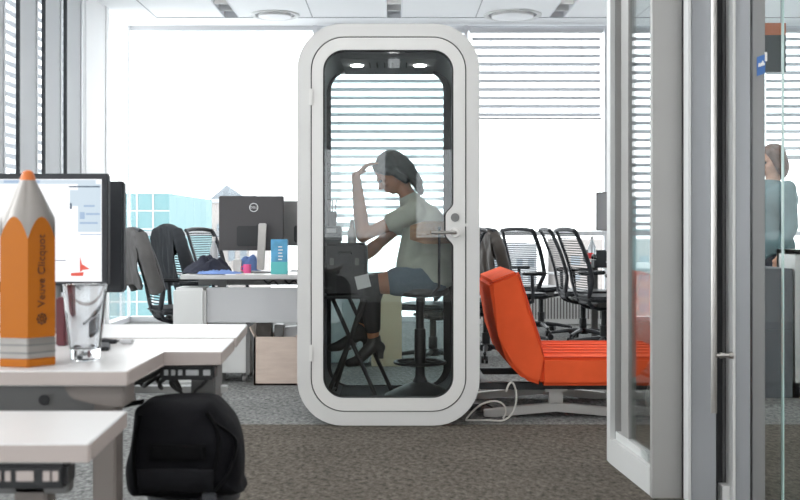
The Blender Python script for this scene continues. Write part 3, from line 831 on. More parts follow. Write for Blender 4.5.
jacket(M_jdark, 'dark jacket over the chair behind the left desk', c2_, 1.06, .5, .2, .22, 9)
jacket(M_jdark, 'dark jacket on the chair just right of the booth', c4, 1.03, .55, .2, .24, 14)
jacket(M_jbrown, 'dark brown leather jacket on the chair behind the orange lounge', c5, 1.03, .5, .25, .22, 21)

t = empty('storage_cabinet', (P(384, 0, 8.6).x, 8.6, 0)); tag(t, 'beige storage cabinet seen low through the back glass of the booth', 'cabinet')
MB().box((-.10, 0, 0), (.14, .4, .66), .004).build('body', mat('cabinet_beige', (.66, .55, .38), .6), t)
MB().box((-.11, -.004, .655), (.15, .41, .675), .003).build('top', M_cab, t)
t = empty('drawer_pedestal', (P(352, 0, 8.6).x, 8.6, 0)); tag(t, 'pale blue grey cabinet seen low through the booth glass, left of the beige one', 'cabinet')
MB().box((-.20, 0, .03), (.13, .42, .62), .004).build('body', mat('cabinet_pale', (.50, .57, .58), .6), t)
MB().box((-.19, -.012, .35), (.12, 0, .60), .003).build('drawer', mat('cabinet_pale', (.50, .57, .58), .6), t)
MB().box((-.19, -.012, .06), (.12, 0, .33), .003).build('drawer', mat('cabinet_pale', (.50, .57, .58), .6), t)
put_chair(P(433, 0, 8.75).x, 8.75, D(160), 'mesh office chair seen through the booth glass behind the stool', gR)

# ------------------------------------------------------------------ left back desk
DY = 7.55
def dx(px, y=DY): return (px-394)/F*y
dk = empty('office_desk', (dx(240), DY, 0)); tag(dk, 'white office desk left of the booth with grey modesty panel', 'desk')
ox = dk.location.x
MB().box((dx(180)-ox, 0, .735), (-.36-ox, .78, .765), .004).build('desktop', M_desk, dk)
MB().box((dx(205)-ox, .06, .43), (-.36-ox, .085, .675), .003).build('modesty_panel', M_panel, dk)
MB().box((dx(172)-ox, .02, .0), (dx(205)-ox, .30, .675), .02, 4).build('end_panel', M_cab, dk)
b_ = MB()
for x in (dx(215), -.5): b_.box((x-ox-.03, .3, 0), (x-ox+.03, .38, .735))
b_.box((dx(190)-ox, .32, .68), (-.4-ox, .36, .735)).build('underframe', M_greymetal, dk, smooth=0)
for px, q in ((262, 0), (283, 1)):
    MB().tube(smoothpts([(dx(px)-ox, .1, .73), (dx(px+4)-ox, .12, .70), (dx(px+10)-ox, .1, .72), (dx(px+14)-ox, .14, .69)], 4), .005, 6).build('cable', M_cable_b, dk)
# mobile pedestal
pd = empty('drawer_pedestal', (dx(224), DY+.14, 0)); tag(pd, 'white drawer pedestal on casters under the desk left of the booth', 'cabinet'); o_ = pd.location.x
MB().box((dx(200)-o_, 0, .07), (dx(243)-o_, .45, .47), .004).build('body', M_cab, pd)
MB().box((dx(243)-o_+.001, -.004, .065), (dx(247.5)-o_, .45, .47), .002).build('side_panel', M_greymetal, pd)
for px in (205, 241):
    for y in (.05, .4):
        c0 = Vector((dx(px)-o_, y, .028)); MB().cyl(c0-Vector((.014, 0, 0)), c0+Vector((.014, 0, 0)), .026).cyl(c0, c0+Vector((0, 0, .045)), .01).build('caster', M_greymetal, pd)
# cardboard box with odds
bo = empty('cardboard_box', (dx(275), DY+.02, 0)); tag(bo, 'open cardboard box on the floor beside the booth', 'cardboard box'); o_ = bo.location.x
x0, x1b = dx(253.5)-o_, dx(304)-o_
bm_ = MB().box((x0, 0, 0), (x1b, .012, .335)).box((x0, .33, 0), (x1b, .342, .335)).box((x0, 0, 0), (x0+.012, .34, .335)).box((x1b-.012, 0, 0), (x1b, .34, .335)).box((x0, 0, 0), (x1b, .34, .012))
bm_.build('carton', M_card, bo, smooth=0)
MB().prism([(x0-.035, .40), (x0-.03, .405), (x0+.006, .335), (x0, .332)], .01, .33).build('flap', M_card, bo, smooth=0)
MB().box((x1b-.06, .0, .33), (x1b, .02, .345)).build('front_flap', M_card, bo, smooth=0)
for k, (a, b2, z0_, z1__, m) in enumerate(((257, 272, .02, .43, M_jbrown), (273, 282, .02, .41, M_greymetal), (283, 300, .02, .39, M_panel))):
    nm = ('storage_tin', 'file_binder', 'document_tray')[k]; lb = ('dark brown tin sticking out of the cardboard box', 'grey binder standing in the cardboard box', 'pale grey tray standing in the cardboard box')[k]
    t = MB().box((dx(a, 7.7), DY+.10+k*.04, .014), (dx(b2, 7.7), DY+.22+k*.04, z1__), .005, rot=Matrix.Rotation((0, .06, -.1)[k], 3, 'Y')).build(nm, m); tag(t, lb, ('tin', 'binder', 'tray')[k])
# things on the desk
DT = .765
def imonitor(label, w_, h_, tilt, rz, loc, zc_, back=True, logo=True, cat='monitor', group=None, m_back=M_dark):
    t = empty('computer_monitor', loc, rz); tag(t, label, cat, group)
    s = MB().box((-w_/2, -.012, zc_-h_/2), (w_/2, .022, zc_+h_/2), .006, 3)
    cs = s.build('casing', m_back, t)
    MB().box((-w_/2+.012, .0215, zc_-h_/2+.014), (w_/2-.012, .0235, zc_+h_/2-.012)).build('screen', mat('screen_off', (.03, .03, .035), .15), t, smooth=0)
    MB().box((-w_*.22, -.035, zc_-h_*.42), (w_*.22, -.01, zc_-h_*.05), .008).build('port_cover', M_black, t)
    return t
mo = imonitor('large dark monitor seen from behind on the desk left of the booth', .475, .40, 0, 0, (P(251.5, 0, 8.0).x, 8.0, DT), .36, m_back=mat('monitor_back', (.055, .05, .052), .45))
lgx = P(254, 0, 8).x-mo.location.x; lgz = P(0, 207.5, 8).z-DT
lo_ = MB().tube([(lgx+.030*math.cos(a), -.0145, lgz+.030*math.sin(a)) for a in [i*2*PI/28 for i in range(28)]], .0030, 6, closed=True).build('logo_ring', M_logo, mo)
text('logo_lettering', 'DELL', .023, M_logo, mo, (lgx, -.0135, lgz), (PI/2, 0, 0))
mx_ = P(261.5, 0, 7.93).x-mo.location.x
MB().prism([(mx_-.036, .02), (mx_+.02, .02), (mx_+.036, .36), (mx_-.022, .36)], -.075, -.045, bevel=.006).build('stand_neck', M_steel, mo)
MB().cyl((mx_-.01, -.06, .33), (mx_-.01, .0, .33), .03).build('hinge', M_black, mo)
MB().lathe([(.15, 0), (.15, .006), (.14, .010), (.02, .012)], (mx_-.01, -.02, 0), 36).build('stand_base', M_greymetal, mo)
m2 = imonitor('monitor half hidden behind the left edge of the booth', .30, .34, 0, 0, (P(303, 0, 8.25).x, 8.25, DT), .36, m_back=M_greymetal)
MB().box((-.03, -.05, 0), (.03, -.02, .34)).box((-.09, -.08, 0), (.09, .05, .008)).build('stand', M_greymetal, m2, smooth=0)
def cloth(name, label, m, c, rx, ry, h_, sd, cat='cloth'):
    def fn(u, v):
        a = u*2*PI; r_ = v
        x = rx*r_*math.cos(a)*(1+.18*noise.noise(Vector((math.cos(a)*1.5, math.sin(a)*1.5, sd)))); y = ry*r_*math.sin(a)*(1+.18*noise.noise(Vector((math.cos(a)*1.5, math.sin(a)*1.5, sd+3))))
        z = h_*max(0, (1-r_**2.5))*(.75+.9*abs(noise.noise(Vector((x*11, y*11, sd)))))+.004+.018*abs(noise.noise(Vector((x*40, y*25, sd))))*(1 if r_ < .97 else 0)
        return (x, y, z)
    b = MB().grid(fn, 48, 18); bmesh.ops.remove_doubles(b.bm, verts=b.bm.verts[:], dist=.0008)
    lowr = [v for v in b.bm.verts if v.is_boundary]
    o = b.build(name, m, smooth=80); o.location = c; tag(o, label, cat)
    return o
cloth('hooded_sweatshirt', 'crumpled navy sweatshirt heaped on the desk beside the monitor', M_navy, (P(207, 0, 7.85).x, 7.85, DT), .17, .16, .105, 2, 'sweatshirt')
cloth('blue_shirt', 'light blue cloth lying in front of the navy sweatshirt on the desk', M_bluecloth, (P(219, 0, 7.66).x, 7.66, DT), .17, .07, .022, 8, 'shirt')
cloth('blue_scarf', 'small blue patterned cloth behind the monitor stand', M_bluecloth, (P(249, 0, 8.14).x, 8.14, DT), .09, .06, .12, 12, 'scarf')
t = empty('drink_carton', (P(279.5, 0, 7.72).x, 7.72, DT)); tag(t, 'tall blue and teal carton standing beside the monitor stand', 'carton')
MB().box((-.058, -.03, 0), (.058, .03, .245), .003).build('body', M_carton, t)
MB().box((-.0585, -.0305, .0), (.0585, .0305, .09), .003).build('lower_band', M_carton2, t)
for k in range(5): MB().box((-.006, -.032, .10+k*.022), (.022+.004*(k % 2), -.0302, .108+k*.022)).build('print_line', M_paper, t, smooth=0)
t = empty('pink_mug', (P(250, 0, 7.95).x, 7.80, DT)); tag(t, 'small pink mug left of the monitor stand', 'mug')
MB().lathe([(.024, 0), (.027, .005), (.028, .065), (.025, .065), (.023, .008), (.002, .006)], n=24).build('cup', M_pink, t)
MB().tube([(-.026, 0, .05), (-.043, 0, .047), (-.045, 0, .03), (-.026, 0, .016)], .004, 8).build('handle', M_pink, t)
def bottle(label, c, r_, h_, m, mcap, name='plastic_bottle'):
    t = empty(name, c); tag(t, label, 'bottle')
    MB().lathe([(r_*.9, 0), (r_, .008), (r_, h_*.62), (r_*.35, h_*.84), (r_*.33, h_*.88)], n=24).build('body', m, t)
    MB().lathe([(r_*.38, h_*.87), (r_*.40, h_*.88), (r_*.40, h_), (r_*.1, h_)], n=16).build('cap', mcap, t)
    return t
bottle('white bottle on the desk left of the dark monitor', (P(214, 0, 8.2).x, 8.2, DT), .03, .26, M_panel, M_paper)
t = MB().box((P(232, 0, 8).x, 8.05, DT), (P(240, 0, 8).x, 8.12, DT+.09), .004).build('note_block', M_paper); tag(t, 'white block of notes behind the navy sweatshirt', 'notepad')
for k in range(3):
    t = MB().box((P(226+k*9, 0, 7.6).x, 7.58+.01*k, DT), (P(226+k*9, 0, 7.6).x+.07, 7.63+.01*k, DT+.004+.002*k), rot=Matrix.Rotation(.2*k-.1, 3, 'Z')).build('paper_note', (M_paper, M_cardtape, M_paper)[k]); tag(t, ('white paper slip at the desk edge, nearest the blue cloth', 'tan paper slip at the desk edge, between two white ones', 'white paper slip at the desk edge, nearest the monitor stand')[k], 'paper', 'paper slips at the desk edge')

# ------------------------------------------------------------------ far right desk
fd = empty('office_desk', (2.35, 10.4, 0)); tag(fd, 'white office desk at the far right behind the mesh chairs', 'desk')
MB().box((-.42, -1.1, .715), (1.4, .6, .745), .004).build('desktop', M_desk, fd)
for x, y in ((-.35, -1.0), (-.35, .5), (1.3, -1.0), (1.3, .5)): MB().box((x-.03, y-.03, 0), (x+.03, y+.03, .715), .004).build('leg', M_greymetal, fd)
MB().box((.3, -1.05, .2), (.33, .55, .715)).build('modesty_panel', M_panel, fd, smooth=0)
t = empty('computer_monitor', (P(611, 0, 9.9).x, 9.9, .745)); tag(t, 'monitor on the far right desk, cut by the partition post', 'monitor')
MB().box((-.135, -.02, .32), (.20, .02, .67), .005).build('casing', M_greymetal, t)
MB().box((-.127, -.023, .33), (.19, -.019, .66)).build('screen', mat('screen_grey', (.30, .31, .32), .2), t, smooth=0)
MB().box((-.02, .0, 0), (.03, .03, .36)).box((-.10, -.06, 0), (.12, .1, .01)).build('stand', M_greymetal, t, smooth=0)
t = empty('drink_can', (P(590.5, 0, 9.8).x, 9.8, .745)); tag(t, 'red drink can on the far right desk', 'can')
MB().lathe([(.028, 0), (.033, .008), (.033, .112), (.027, .122), (.024, .12)], n=24).build('can_body', M_red, t)
MB().lathe([(.0335, .04), (.0338, .042), (.0338, .07), (.0335, .072)], n=24).build('label_band', M_paper, t)
bottle('clear plastic bottle on the far right desk behind the red can', (P(592, 0, 10.1).x, 10.1, .745), .036, .27, mat('clear_plastic', (.75, .80, .83), .1, trans=.6), M_panel)
t = empty('desk_telephone', (P(602, 0, 9.55).x, 9.55, .745)); tag(t, 'dark desk telephone at the edge of the far right desk', 'telephone')
MB().prism([(-.08, 0), (.09, 0), (.09, .03), (-.08, .07)], -.07, .09, bevel=.008).build('body', M_dark, t)
MB().tube(smoothpts([(-.07, -.05, .08), (-.07, -.02, .105), (-.07, .04, .105), (-.07, .07, .08)], 4), .014, 10).build('handset', M_black, t)
t = MB().box((P(584, 0, 10.9).x, 10.85, .745), (P(606, 0, 10.9).x, 10.98, .87), .01).build('storage_box', M_dark); tag(t, 'black storage box at the back of the far right desk', 'box')

# ------------------------------------------------------------------ near desks (left foreground)
def slab(name, pts, z1_, th, parent):
    o = MB().prism(pts, z1_-th, z1_, axis='Z', bevel=.0025, seg=1)
    ob = o.build(name, M_desk, parent, smooth=0)
    ob.data.materials.append(M_edge)
    for p in ob.data.polygons:
        if abs(p.normal.z) < .7: p.material_index = 1
    return ob
ZA = .776
da = empty('bench_desk', (-1.2, 2.75, 0)); tag(da, 'white bench desk with an L-shaped top, holding the orange pencil case', 'desk', 'white bench desks')
ax, ay = -1.2, 2.75
slab('desktop', [(x-ax, y-ay) for x, y in ((-2.3, 2.40), (-.585, 2.40), (-.585, 2.77), (-.437, 2.77), (-.452, 3.095), (-2.3, 3.095))], ZA, .034, da)
MB().box((-1.0, -.27, .63), (.52, -.24, .742), .002).build('cable_beam', M_greymetal, da)
MB().cyl((P(43, 0, 2.47).x-ax, -.275, .70), (P(43, 0, 2.47).x-ax, -.268, .70), .012).build('cable_hole', M_black, da)
MB().prism([(.46, .742), (.60, .742), (.60, .69), (.56, .69), (.48, .71)], -.32, -.22, bevel=.004).build('bracket', M_taupe, da)
MB().box((.515, -.27, 0), (.568, -.20, .742), .004).build('leg', M_taupe, da)
MB().box((.655, .18, 0), (.72, .28, .742), .004).build('leg', M_greymetal, da)
MB().box((-1.0, -.27, 0), (-.94, -.20, .742), .004).build('leg', M_taupe, da)
MB().box((-1.0, .18, 0), (-.94, .28, .742), .004).build('leg', M_greymetal, da)
cbx = MB().box((.60, .045, .700), (.74, .10, .740), .006).build('height_controller', M_black, da)
for k, (a, wd) in enumerate(((.612, .010), (.630, .010), (.648, .010), (.668, .032), (.712, .018))): MB().box((a, .042, .713), (a+wd, .0455, .727)).build('button', M_panel, cbx, smooth=0)
MB().box((-.9, .50, .598), (.70, .54, .618), .002).build('rail', M_alu_pale, da)
MB().box((.35, .47, .56), (.42, .55, .742), .002).build('hanger', M_greymetal, da)
def wires(parent, pts, r_=.004, m=M_cable_b, name='cable'):
    return MB().tube(smoothpts(pts, 6), r_, 6).build(name, m, parent)
wires(da, [(.60, .07, .735), (.64, .07, .68), (.66, .10, .64), (.67, .15, .60), (.67, .16, .5)])
wires(da, [(.74, .07, .735), (.71, .06, .69), (.68, .10, .66), (.675, .15, .60)])
for k in range(5): wires(da, [(.35+k*.05, .30, .74), (.38+k*.05, .30+.03*k, .67-.012*k), (.45+k*.03, .33, .655), (.52+k*.02, .36, .69), (.55, .4, .74)], .006)
db = empty('bench_desk', (-1.3, 3.35, 0)); tag(db, 'white bench desk with the monitors, behind the L-shaped desk', 'desk', 'white bench desks')
slab('desktop', [(x+1.3, y-3.35) for x, y in ((-2.3, 3.135), (-.452, 3.135), (-.478, 3.56), (-2.3, 3.56))], ZA, .03, db)
MB().box((.70, .05, 0), (.75, .15, ZA-.03), .004).build('leg', M_greymetal, db)
MB().box((-.9, .05, 0), (-.84, .15, ZA-.03), .004).build('leg', M_greymetal, db)
MB().box((-.9, .0, .65), (.75, .03, .74)).build('cable_beam', M_greymetal, db, smooth=0)
ZC = .72
dc = empty('bench_desk', (-1.2, 2.05, 0)); tag(dc, 'white bench desk lower than the others, nearest the camera at bottom left', 'desk', 'white bench desks')
slab('desktop', [(x+1.2, y-2.05) for x, y in ((-2.3, 1.873), (-.523, 1.873), (-.540, 2.21), (-2.3, 2.21))], ZC, .034, dc)
MB().box((-.5, -.04, .60), (.60, .0, .684), .003).build('cable_beam', M_greymetal, dc)
MB().box((.50, -.04, 0), (.56, .02, .62), .004).build('leg', M_taupe, dc)
cbx = MB().box((.30, -.172, .640), (.636, -.11, .6855), .008).build('height_controller', M_black, dc)
for a, wd in ((.40, .03), (.45, .015), (.48, .015), (.515, .009), (.532, .009), (.551, .030), (.597, .012), (.613, .010)): MB().box((a, -.175, .655), (a+wd, -.1715, .672)).build('button', M_edge, cbx, smooth=0)

# pencil shaped case
pcx, pcy = -.845, 2.52
pc = empty('pencil_case', (pcx, pcy, ZA)); tag(pc, 'giant orange pencil-shaped case standing upright on the desk', 'pencil case')
R0 = .069
def hexr(a, r_): return (r_*math.cos(a), r_*math.sin(a))
angs = [math.radians(-71.5)+k*PI/3 for k in range(6)]
h0, h1, h2, h3 = .066, .325, .425, .447
b = MB(); ns = 8
rows = []
N_ = 6*ns
def hexpt(i, r_):
    s, f = divmod(i, ns); f /= ns; a0, a1 = angs[s], angs[(s+1) % 6]+(2*PI if s == 5 else 0)
    x0_, y0_ = hexr(a0, r_); x1_, y1_ = hexr(a1, r_); return x0_+(x1_-x0_)*f, y0_+(y1_-y0_)*f, f
ringz = []
A = [b.bm.verts.new((*hexpt(i, R0)[:2], h0)) for i in range(N_)]
B = []
for i in range(N_):
    x, y, f = hexpt(i, R0); B.append(b.bm.verts.new((x, y, h1-.035+.05*(1-(2*f-1)**2))))
for i in range(N_): b.bm.faces.new((A[i], A[(i+1) % N_], B[(i+1) % N_], B[i]))
b.bm.faces.new(A[::-1])
b.build('barrel', M_pencil, pc, smooth=20)
b = MB(); A = [b.bm.verts.new(v) for v in [(*hexpt(i, R0*.985)[:2], h1-.05) for i in range(N_)]]
B = []; C = []
for i in range(N_):
    x, y, f = hexpt(i, R0*.985); rr = math.hypot(x, y); B.append(b.bm.verts.new((x, y, h1-.035+.05*(1-(2*f-1)**2)))); a = math.atan2(y, x); C.append(b.bm.verts.new((.017*math.cos(a), .017*math.sin(a), h2)))
for U, W in ((A, B), (B, C)):
    for i in range(N_): b.bm.faces.new((U[i], U[(i+1) % N_], W[(i+1) % N_], W[i]))
b.bm.faces.new(A[::-1]); b.bm.faces.new(C)
b.build('cone', M_silver, pc, smooth=60)
MB().lathe([(.0175, h2-.001), (.0165, h2+.006), (.012, h3-.004), (.006, h3), (.001, h3+.001)], n=24).build('tip', M_penciltip, pc)
b = MB(); b.prism([hexr(a, R0*1.0) for a in angs], 0.018, .066, axis='Z', bevel=.002); b.build('band', M_silver, pc)
b = MB(); b.prism([hexr(a, R0*1.02) for a in angs], 0.030, .034, axis='Z').prism([hexr(a, R0*1.02) for a in angs], 0.048, .052, axis='Z'); b.build('band_groove', M_greymetal, pc)
b = MB(); b.prism([hexr(a, R0*1.01) for a in angs], 0.0, .019, axis='Z', bevel=.002); b.build('foot', M_pencil, pc)
# lettering on the right front face
fi = 0
am = (angs[0]+angs[1])/2
best = max(range(6), key=lambda s: (math.cos((angs[s]+angs[s]+PI/3)/2-(-PI/2+.55))))
am = angs[best]+PI/6; ap = R0*math.cos(PI/6)+.0007
text('lettering', 'Veuve Clicquot', .0265, M_ink, pc, (ap*math.cos(am), ap*math.sin(am), .217), Matrix.Identity(3).to_euler())
tx = [o for o in COL.objects if o.name.startswith('lettering')][-1]
nrm = Vector((math.cos(am), math.sin(am), 0)); upv = Vector((0, 0, 1)); 
xa = upv; za = nrm; ya = za.cross(xa)
tx.rotation_euler = Matrix((xa, ya, za)).transposed().to_euler()
em = MB()
ec_ = nrm*ap+Vector((0, 0, .108)); tg = Vector((-math.sin(am), math.cos(am), 0))
em.tube([ec_+tg*.011*math.cos(a)+upv*.011*math.sin(a) for a in [i*2*PI/20 for i in range(20)]], .0011, 6, closed=True)
for k in range(8):
    a = k*PI/4; em.tube([ec_+tg*.003*math.cos(a)+upv*.003*math.sin(a), ec_+tg*.014*math.cos(a)+upv*.014*math.sin(a)], .0011, 6)
em.build('emblem', M_ink, pc)

gl = P(85, 0, 2.60)
t = empty('drinking_glass', (gl.x, 2.60, ZA)); tag(t, 'empty tall clear drinking glass on the desk beside the orange pencil case', 'glass')
MB().lathe([(.030, 0), (.034, .003), (.0355, .02), (.052, .178), (.0515, .18), (.0490, .178), (.0335, .034), (.031, .028), (.004, .024)], n=48).build('tumbler', G_tumbler, t)

# front monitor with a lit screen
mn = empty('computer_monitor', (-1.12, 3.30, ZA)); tag(mn, 'monitor with a lit white screen behind the orange pencil case', 'monitor')
zb = P(0, 285.5, 3.3).z-ZA; ztp = P(0, 173.5, 3.3).z-ZA; xr = P(108, 0, 3.3).x+1.12; xl = xr-.56
MB().box((xl, -.0, zb), (xr, .03, ztp), .004).build('casing', M_dark, mn)
sc_ = MB().box((xl+.018, -.003, zb+.012), (xr-.019, .001, ztp-.017)).build('screen', M_screen, mn, smooth=0)
def patch(px0, py0, px1, py1, m, nm, pts=None, d=.0045):
    def q(px, py): v = P(px, py, 3.297); return (v.x+1.12, v.z-ZA)
    pl = [q(*p) for p in pts] if pts else [q(px0, py1), q(px1, py1), q(px1, py0), q(px0, py0)]
    MB().prism(pl, -d, -.003).build(nm, m, sc_, smooth=0)
patch(0, 180, 96, 184, M_scr_pale, 'menu_bar'); patch(4, 180, 40, 183, M_scr_blue, 'menu_item', d=.005)
patch(78, 184, 101, 232, M_scr_pale, 'picture_area'); patch(70, 190, 78, 206, M_scr_pale, 'picture_corner')
for a in ((80, 212, 85, 219), (84, 205, 95, 207), (86, 213, 100, 215), (80, 222, 98, 224), (80, 234, 101, 235)): patch(*a, M_scr_blue, 'picture_detail', d=.0055)
for a in ((70, 203, 72, 209), (69, 186, 100, 187.4), (52, 260, 66, 260.8)): patch(*a, M_scr_dark, 'picture_line', d=.0055)
patch(0, 0, 0, 0, M_scr_red, 'red_shape', [(80, 256), (82, 264), (90, 269), (83, 270), (80, 272)])
patch(0, 0, 0, 0, M_scr_red, 'red_shape', [(71, 273), (84, 272), (83, 276), (71, 276)])
MB().box((.02, .03, .008), (.10, .05, .36), .004).box((-.06, -.05, 0), (.18, .14, .008), .002).build('stand', M_greymetal, mn)
m5 = empty('computer_monitor', (-1.15, 3.48, ZA)); tag(m5, 'dark monitor standing directly behind the lit one, seen at its right side', 'monitor')
MB().box((-.27, .0, P(0, 292.5, 3.48).z-ZA), (P(123.5, 0, 3.48).x+1.15, .04, P(0, 181, 3.48).z-ZA), .006).build('casing', M_char, m5)
MB().box((-.04, -.025, .006), (.04, -.005, .30)).box((-.1, -.02, 0), (.1, .06, .008)).build('stand', M_greymetal, m5, smooth=0)
t = empty('usb_cable', (P(108, 0, 2.95).x, 2.95, ZA)); tag(t, 'cable with a pale plug lying on the desk behind the glass', 'cable')
wires(t, [(-.05, -.06, .006), (-.02, .02, .012), (.0, .03, .008), (.04, .02, .006)], .0035, M_greymetal, 'lead')
MB().box((.03, .0, .0), (.065, .025, .012), .003).build('plug', M_panel, t)
MB().box((-.04, .005, .0), (.02, .03, .011), .003).build('adapter', M_dark, t)
t = MB().box((P(92, 0, 2.86).x, 2.78, ZA), (P(111, 0, 2.86).x, 2.92, ZA+.009), .004, rot=Matrix.Rotation(.25, 3, 'Z')).build('mobile_phone', M_dark); tag(t, 'dark mobile phone lying on the desk behind the drinking glass', 'phone')
t = MB().box((P(58, 0, 2.92).x, 2.9, ZA), (P(68, 0, 2.92).x, 2.96, ZA+.13), .004).build('small_box', mat('burgundy', (.10, .012, .02), .4)); tag(t, 'small dark burgundy box between pencil case and glass', 'box')

# stool carrying the backpack, mostly below the frame
BYY = 2.62
bcx = (P(125, 0, BYY).x+P(245, 0, BYY).x)/2
sto = empty('low_stool', (bcx, BYY+.12, 0)); tag(sto, 'low stool under the black backpack at the bottom edge', 'stool')
MB().lathe([(.10, .405), (.115, .415), (.115, .435), (.10, .44), (.01, .44)], n=32).build('seat', M_char, sto)
for a in range(4):
    ca, sa = math.cos(a*PI/2+.8), math.sin(a*PI/2+.8); MB().tube([(.08*ca, .08*sa, .41), (.10*ca, .10*sa, 0)], .012, 8).build('leg', M_greymetal, sto)
bpk = empty('backpack', (bcx, BYY, .44)); tag(bpk, 'black nylon backpack leaning beside the desk, nearest the camera', 'backpack')
def bpz(py): return P(0, py, BYY).z-.44
def bpx(px): return P(px, 0, BYY).x-bcx
out = [(139, 406), (150, 401), (180, 399), (205, 400), (214, 403), (223, 412), (232, 424), (238, 443), (240, 462), (239, 485), (235, 496), (150, 497), (130, 496), (125, 480), (125, 465), (129, 450), (132, 430), (134, 410)]
b = MB(); outline = [(bpx(a), bpz(c)) for a, c in out][::-1]
ol = smoothpts([(a, 0, c) for a, c in outline]+[(outline[0][0], 0, outline[0][1])], 3)[:-1]
cen = Vector((sum(p.x for p in ol)/len(ol), 0, sum(p.z for p in ol)/len(ol)))
prof = [(.0, -.062), (.35, -.060), (.65, -.052), (.85, -.035), (.96, -.012), (1.0, .02), (1.0, .09), (.97, .12), (.9, .14), (.0, .145)]
rings = []
for s_, yy in prof:
    ring = []
    for p in ol:
        v = cen+(p-cen)*max(s_, .001); dep = yy+.012*noise.noise(Vector((v.x*12, v.z*12, 3)))*(1 if s_ < .9 else 0)
        ring.append(b.bm.verts.new((v.x, dep, v.z)))
    rings.append(ring)
for A, B in zip(rings, rings[1:]):
    for i in range(len(ol)): b.bm.faces.new((A[i], A[(i+1) % len(ol)], B[(i+1) % len(ol)], B[i]))
bmesh.ops.remove_doubles(b.bm, verts=b.bm.verts[:], dist=.0004)
b.build('pack_body', M_pack, bpk, smooth=60)
def onp(px, py, off=-.066):
    x, z = bpx(px), bpz(py); v = Vector((x, 0, z))-cen
    # ratio to the outline in that direction
    best = max(ol, key=lambda p: (p-cen).normalized().dot(v.normalized()) if v.length > 1e-5 else 0)
    s_ = min(1, v.length/max((best-cen).length, 1e-5)); yy = 0
    for (a, ya_), (c, yc) in zip(prof[:6], prof[1:6]):
        if a <= s_ <= c: yy = ya_+(yc-ya_)*(s_-a)/(c-a)
    return (x, yy-.006, z)
MB().tube(smoothpts([onp(*p) for p in ((144, 412), (139, 440), (140, 470), (146, 488), (180, 492), (208, 489), (217, 470), (222, 442), (219, 424), (210, 410))], 5), .0055, 6).build('piping', M_pack2, bpk)
pk = MB().grid(lambda u, v: Vector(onp(156+54*u, 439+16*v))+Vector((0, -.003, 0)), 10, 4).build('label_panel', M_pack2, bpk); solid(pk, .004)
pk = MB().grid(lambda u, v: Vector(onp(144+74*u, 464+24*v-2*math.sin(u*PI)))+Vector((0, -.006-.006*math.sin(u*PI)*math.sin(v*PI), 0)), 16, 8).build('front_pocket', M_pack3, bpk); solid(pk, .006)
MB().tube(smoothpts([onp(218, 420), (bpx(236), -.01, bpz(440)), (bpx(230), -.05, bpz(470)), (bpx(212), -.062, bpz(492))], 6), .009, 6, rz=.004).build('strap', M_pack2, bpk)
MB().box((bpx(207), -.075, bpz(494)), (bpx(221), -.06, bpz(486)), .003).build('buckle', M_char, bpk)
MB().tube([(bpx(138), .05, bpz(405)), (bpx(126), .05, bpz(407)), (bpx(117), .05, bpz(409))], .016, 6, rz=.006).build('side_strap', M_pack2, bpk)

# ------------------------------------------------------------------ glass partition and door (right)
pw = empty('wall_partition', (1.0, 5.1, 0)); struct(pw)
def W(x, y): return (x-1.0, y-5.1)
MB().box((0, -.05, 0), (.022, .03, H)).build('post_edge', M_alu_pale, pw, smooth=0)
MB().box((.023, -.05, 0), (.064, .03, H)).build('post', M_alu, pw, smooth=0)
MB().box((.068, -.10, .0), (.075, .03, H)).build('post_seal', M_rubber, pw, smooth=0)
sl_ = (1.045-1.0)/(4.40-5.05)
rail = MB().prism([W(1.0, 5.05), W(1.062, 5.05), W(1.10, 4.45), W(1.042, 4.45)], 0.0, .115, axis='Z').build('bottom_rail', M_alu_pale, pw, smooth=0)
MB().prism([W(1.025, 5.05), W(1.05, 5.05), W(1.095, 4.45), W(1.062, 4.45)], .115, .15, axis='Z').build('glazing_bead', M_alu_pale, pw, smooth=0)
MB().prism([W(1.034, 4.97), W(1.07, 4.97), W(1.078, 4.86), W(1.042, 4.86)], .12, H, axis='Z').build('jamb', M_alu, pw, smooth=0)
MB().prism([W(1.050, 4.9), W(1.056, 4.9), W(1.056, 4.43), W(1.050, 4.43)], .12, H, axis='Z').build('pane', G_part, pw, smooth=0)
def fx(px, y): return (px-394)/F*y-1.0
def fpost(px0, px1, y, dep, m, name, z0=0, z1=H, par=pw):
    MB().box((fx(px0, y), y-5.1, z0), (fx(px1, y), y-5.1+dep, z1), .002 if px1-px0 > 4 else 0, 1).build(name, m, par, smooth=0)
fpost(652, 682, 4.40, .035, M_alu, 'post')
fpost(683.2, 685, 4.42, .05, M_rubber, 'seal')
fpost(685.4, 687.5, 4.40, .06, M_alu, 'edge_strip', .16)
d1 = empty('door_1', (1.0, 5.1, 0)); struct(d1)
fpost(688.3, 691, 4.285, .07, M_alu_pale, 'leaf_edge', .01, H, d1)
fpost(691.1, 716.2, 4.30, .055, M_alu_cool, 'stile', .01, H, d1)
hdl = MB().cyl((fx(713.8, 4.18), 4.18-5.1, EYE-(413-228)/F*4.18), (fx(713.8, 4.18), 4.18-5.1, 2.6), .0115, n=18)
ho = hdl.build('handle', M_steel, d1)
zk = EYE-(355.5-228)/F*4.18
MB().cyl((fx(714, 4.18), -.92, zk), (fx(731, 4.18), -.92, zk), .008).cyl((fx(729, 4.18), -.92, zk), (fx(733, 4.18), -.92, zk), .013).cyl((fx(720, 4.18), -.92, zk), (fx(722, 4.18), -.92, zk), .012).build('handle_bracket', M_steel, ho)
fpost(716.4, 722.5, 4.36, .05, M_rubber, 'seal')
fpost(722.5, 733, 4.38, .04, M_alu_mid, 'jamb')
fpost(725.5, 726.6, 4.375, .01, M_rubber, 'jamb_groove')
fpost(732.8, 735.6, 4.27, .09, M_alu_pale, 'edge_strip')
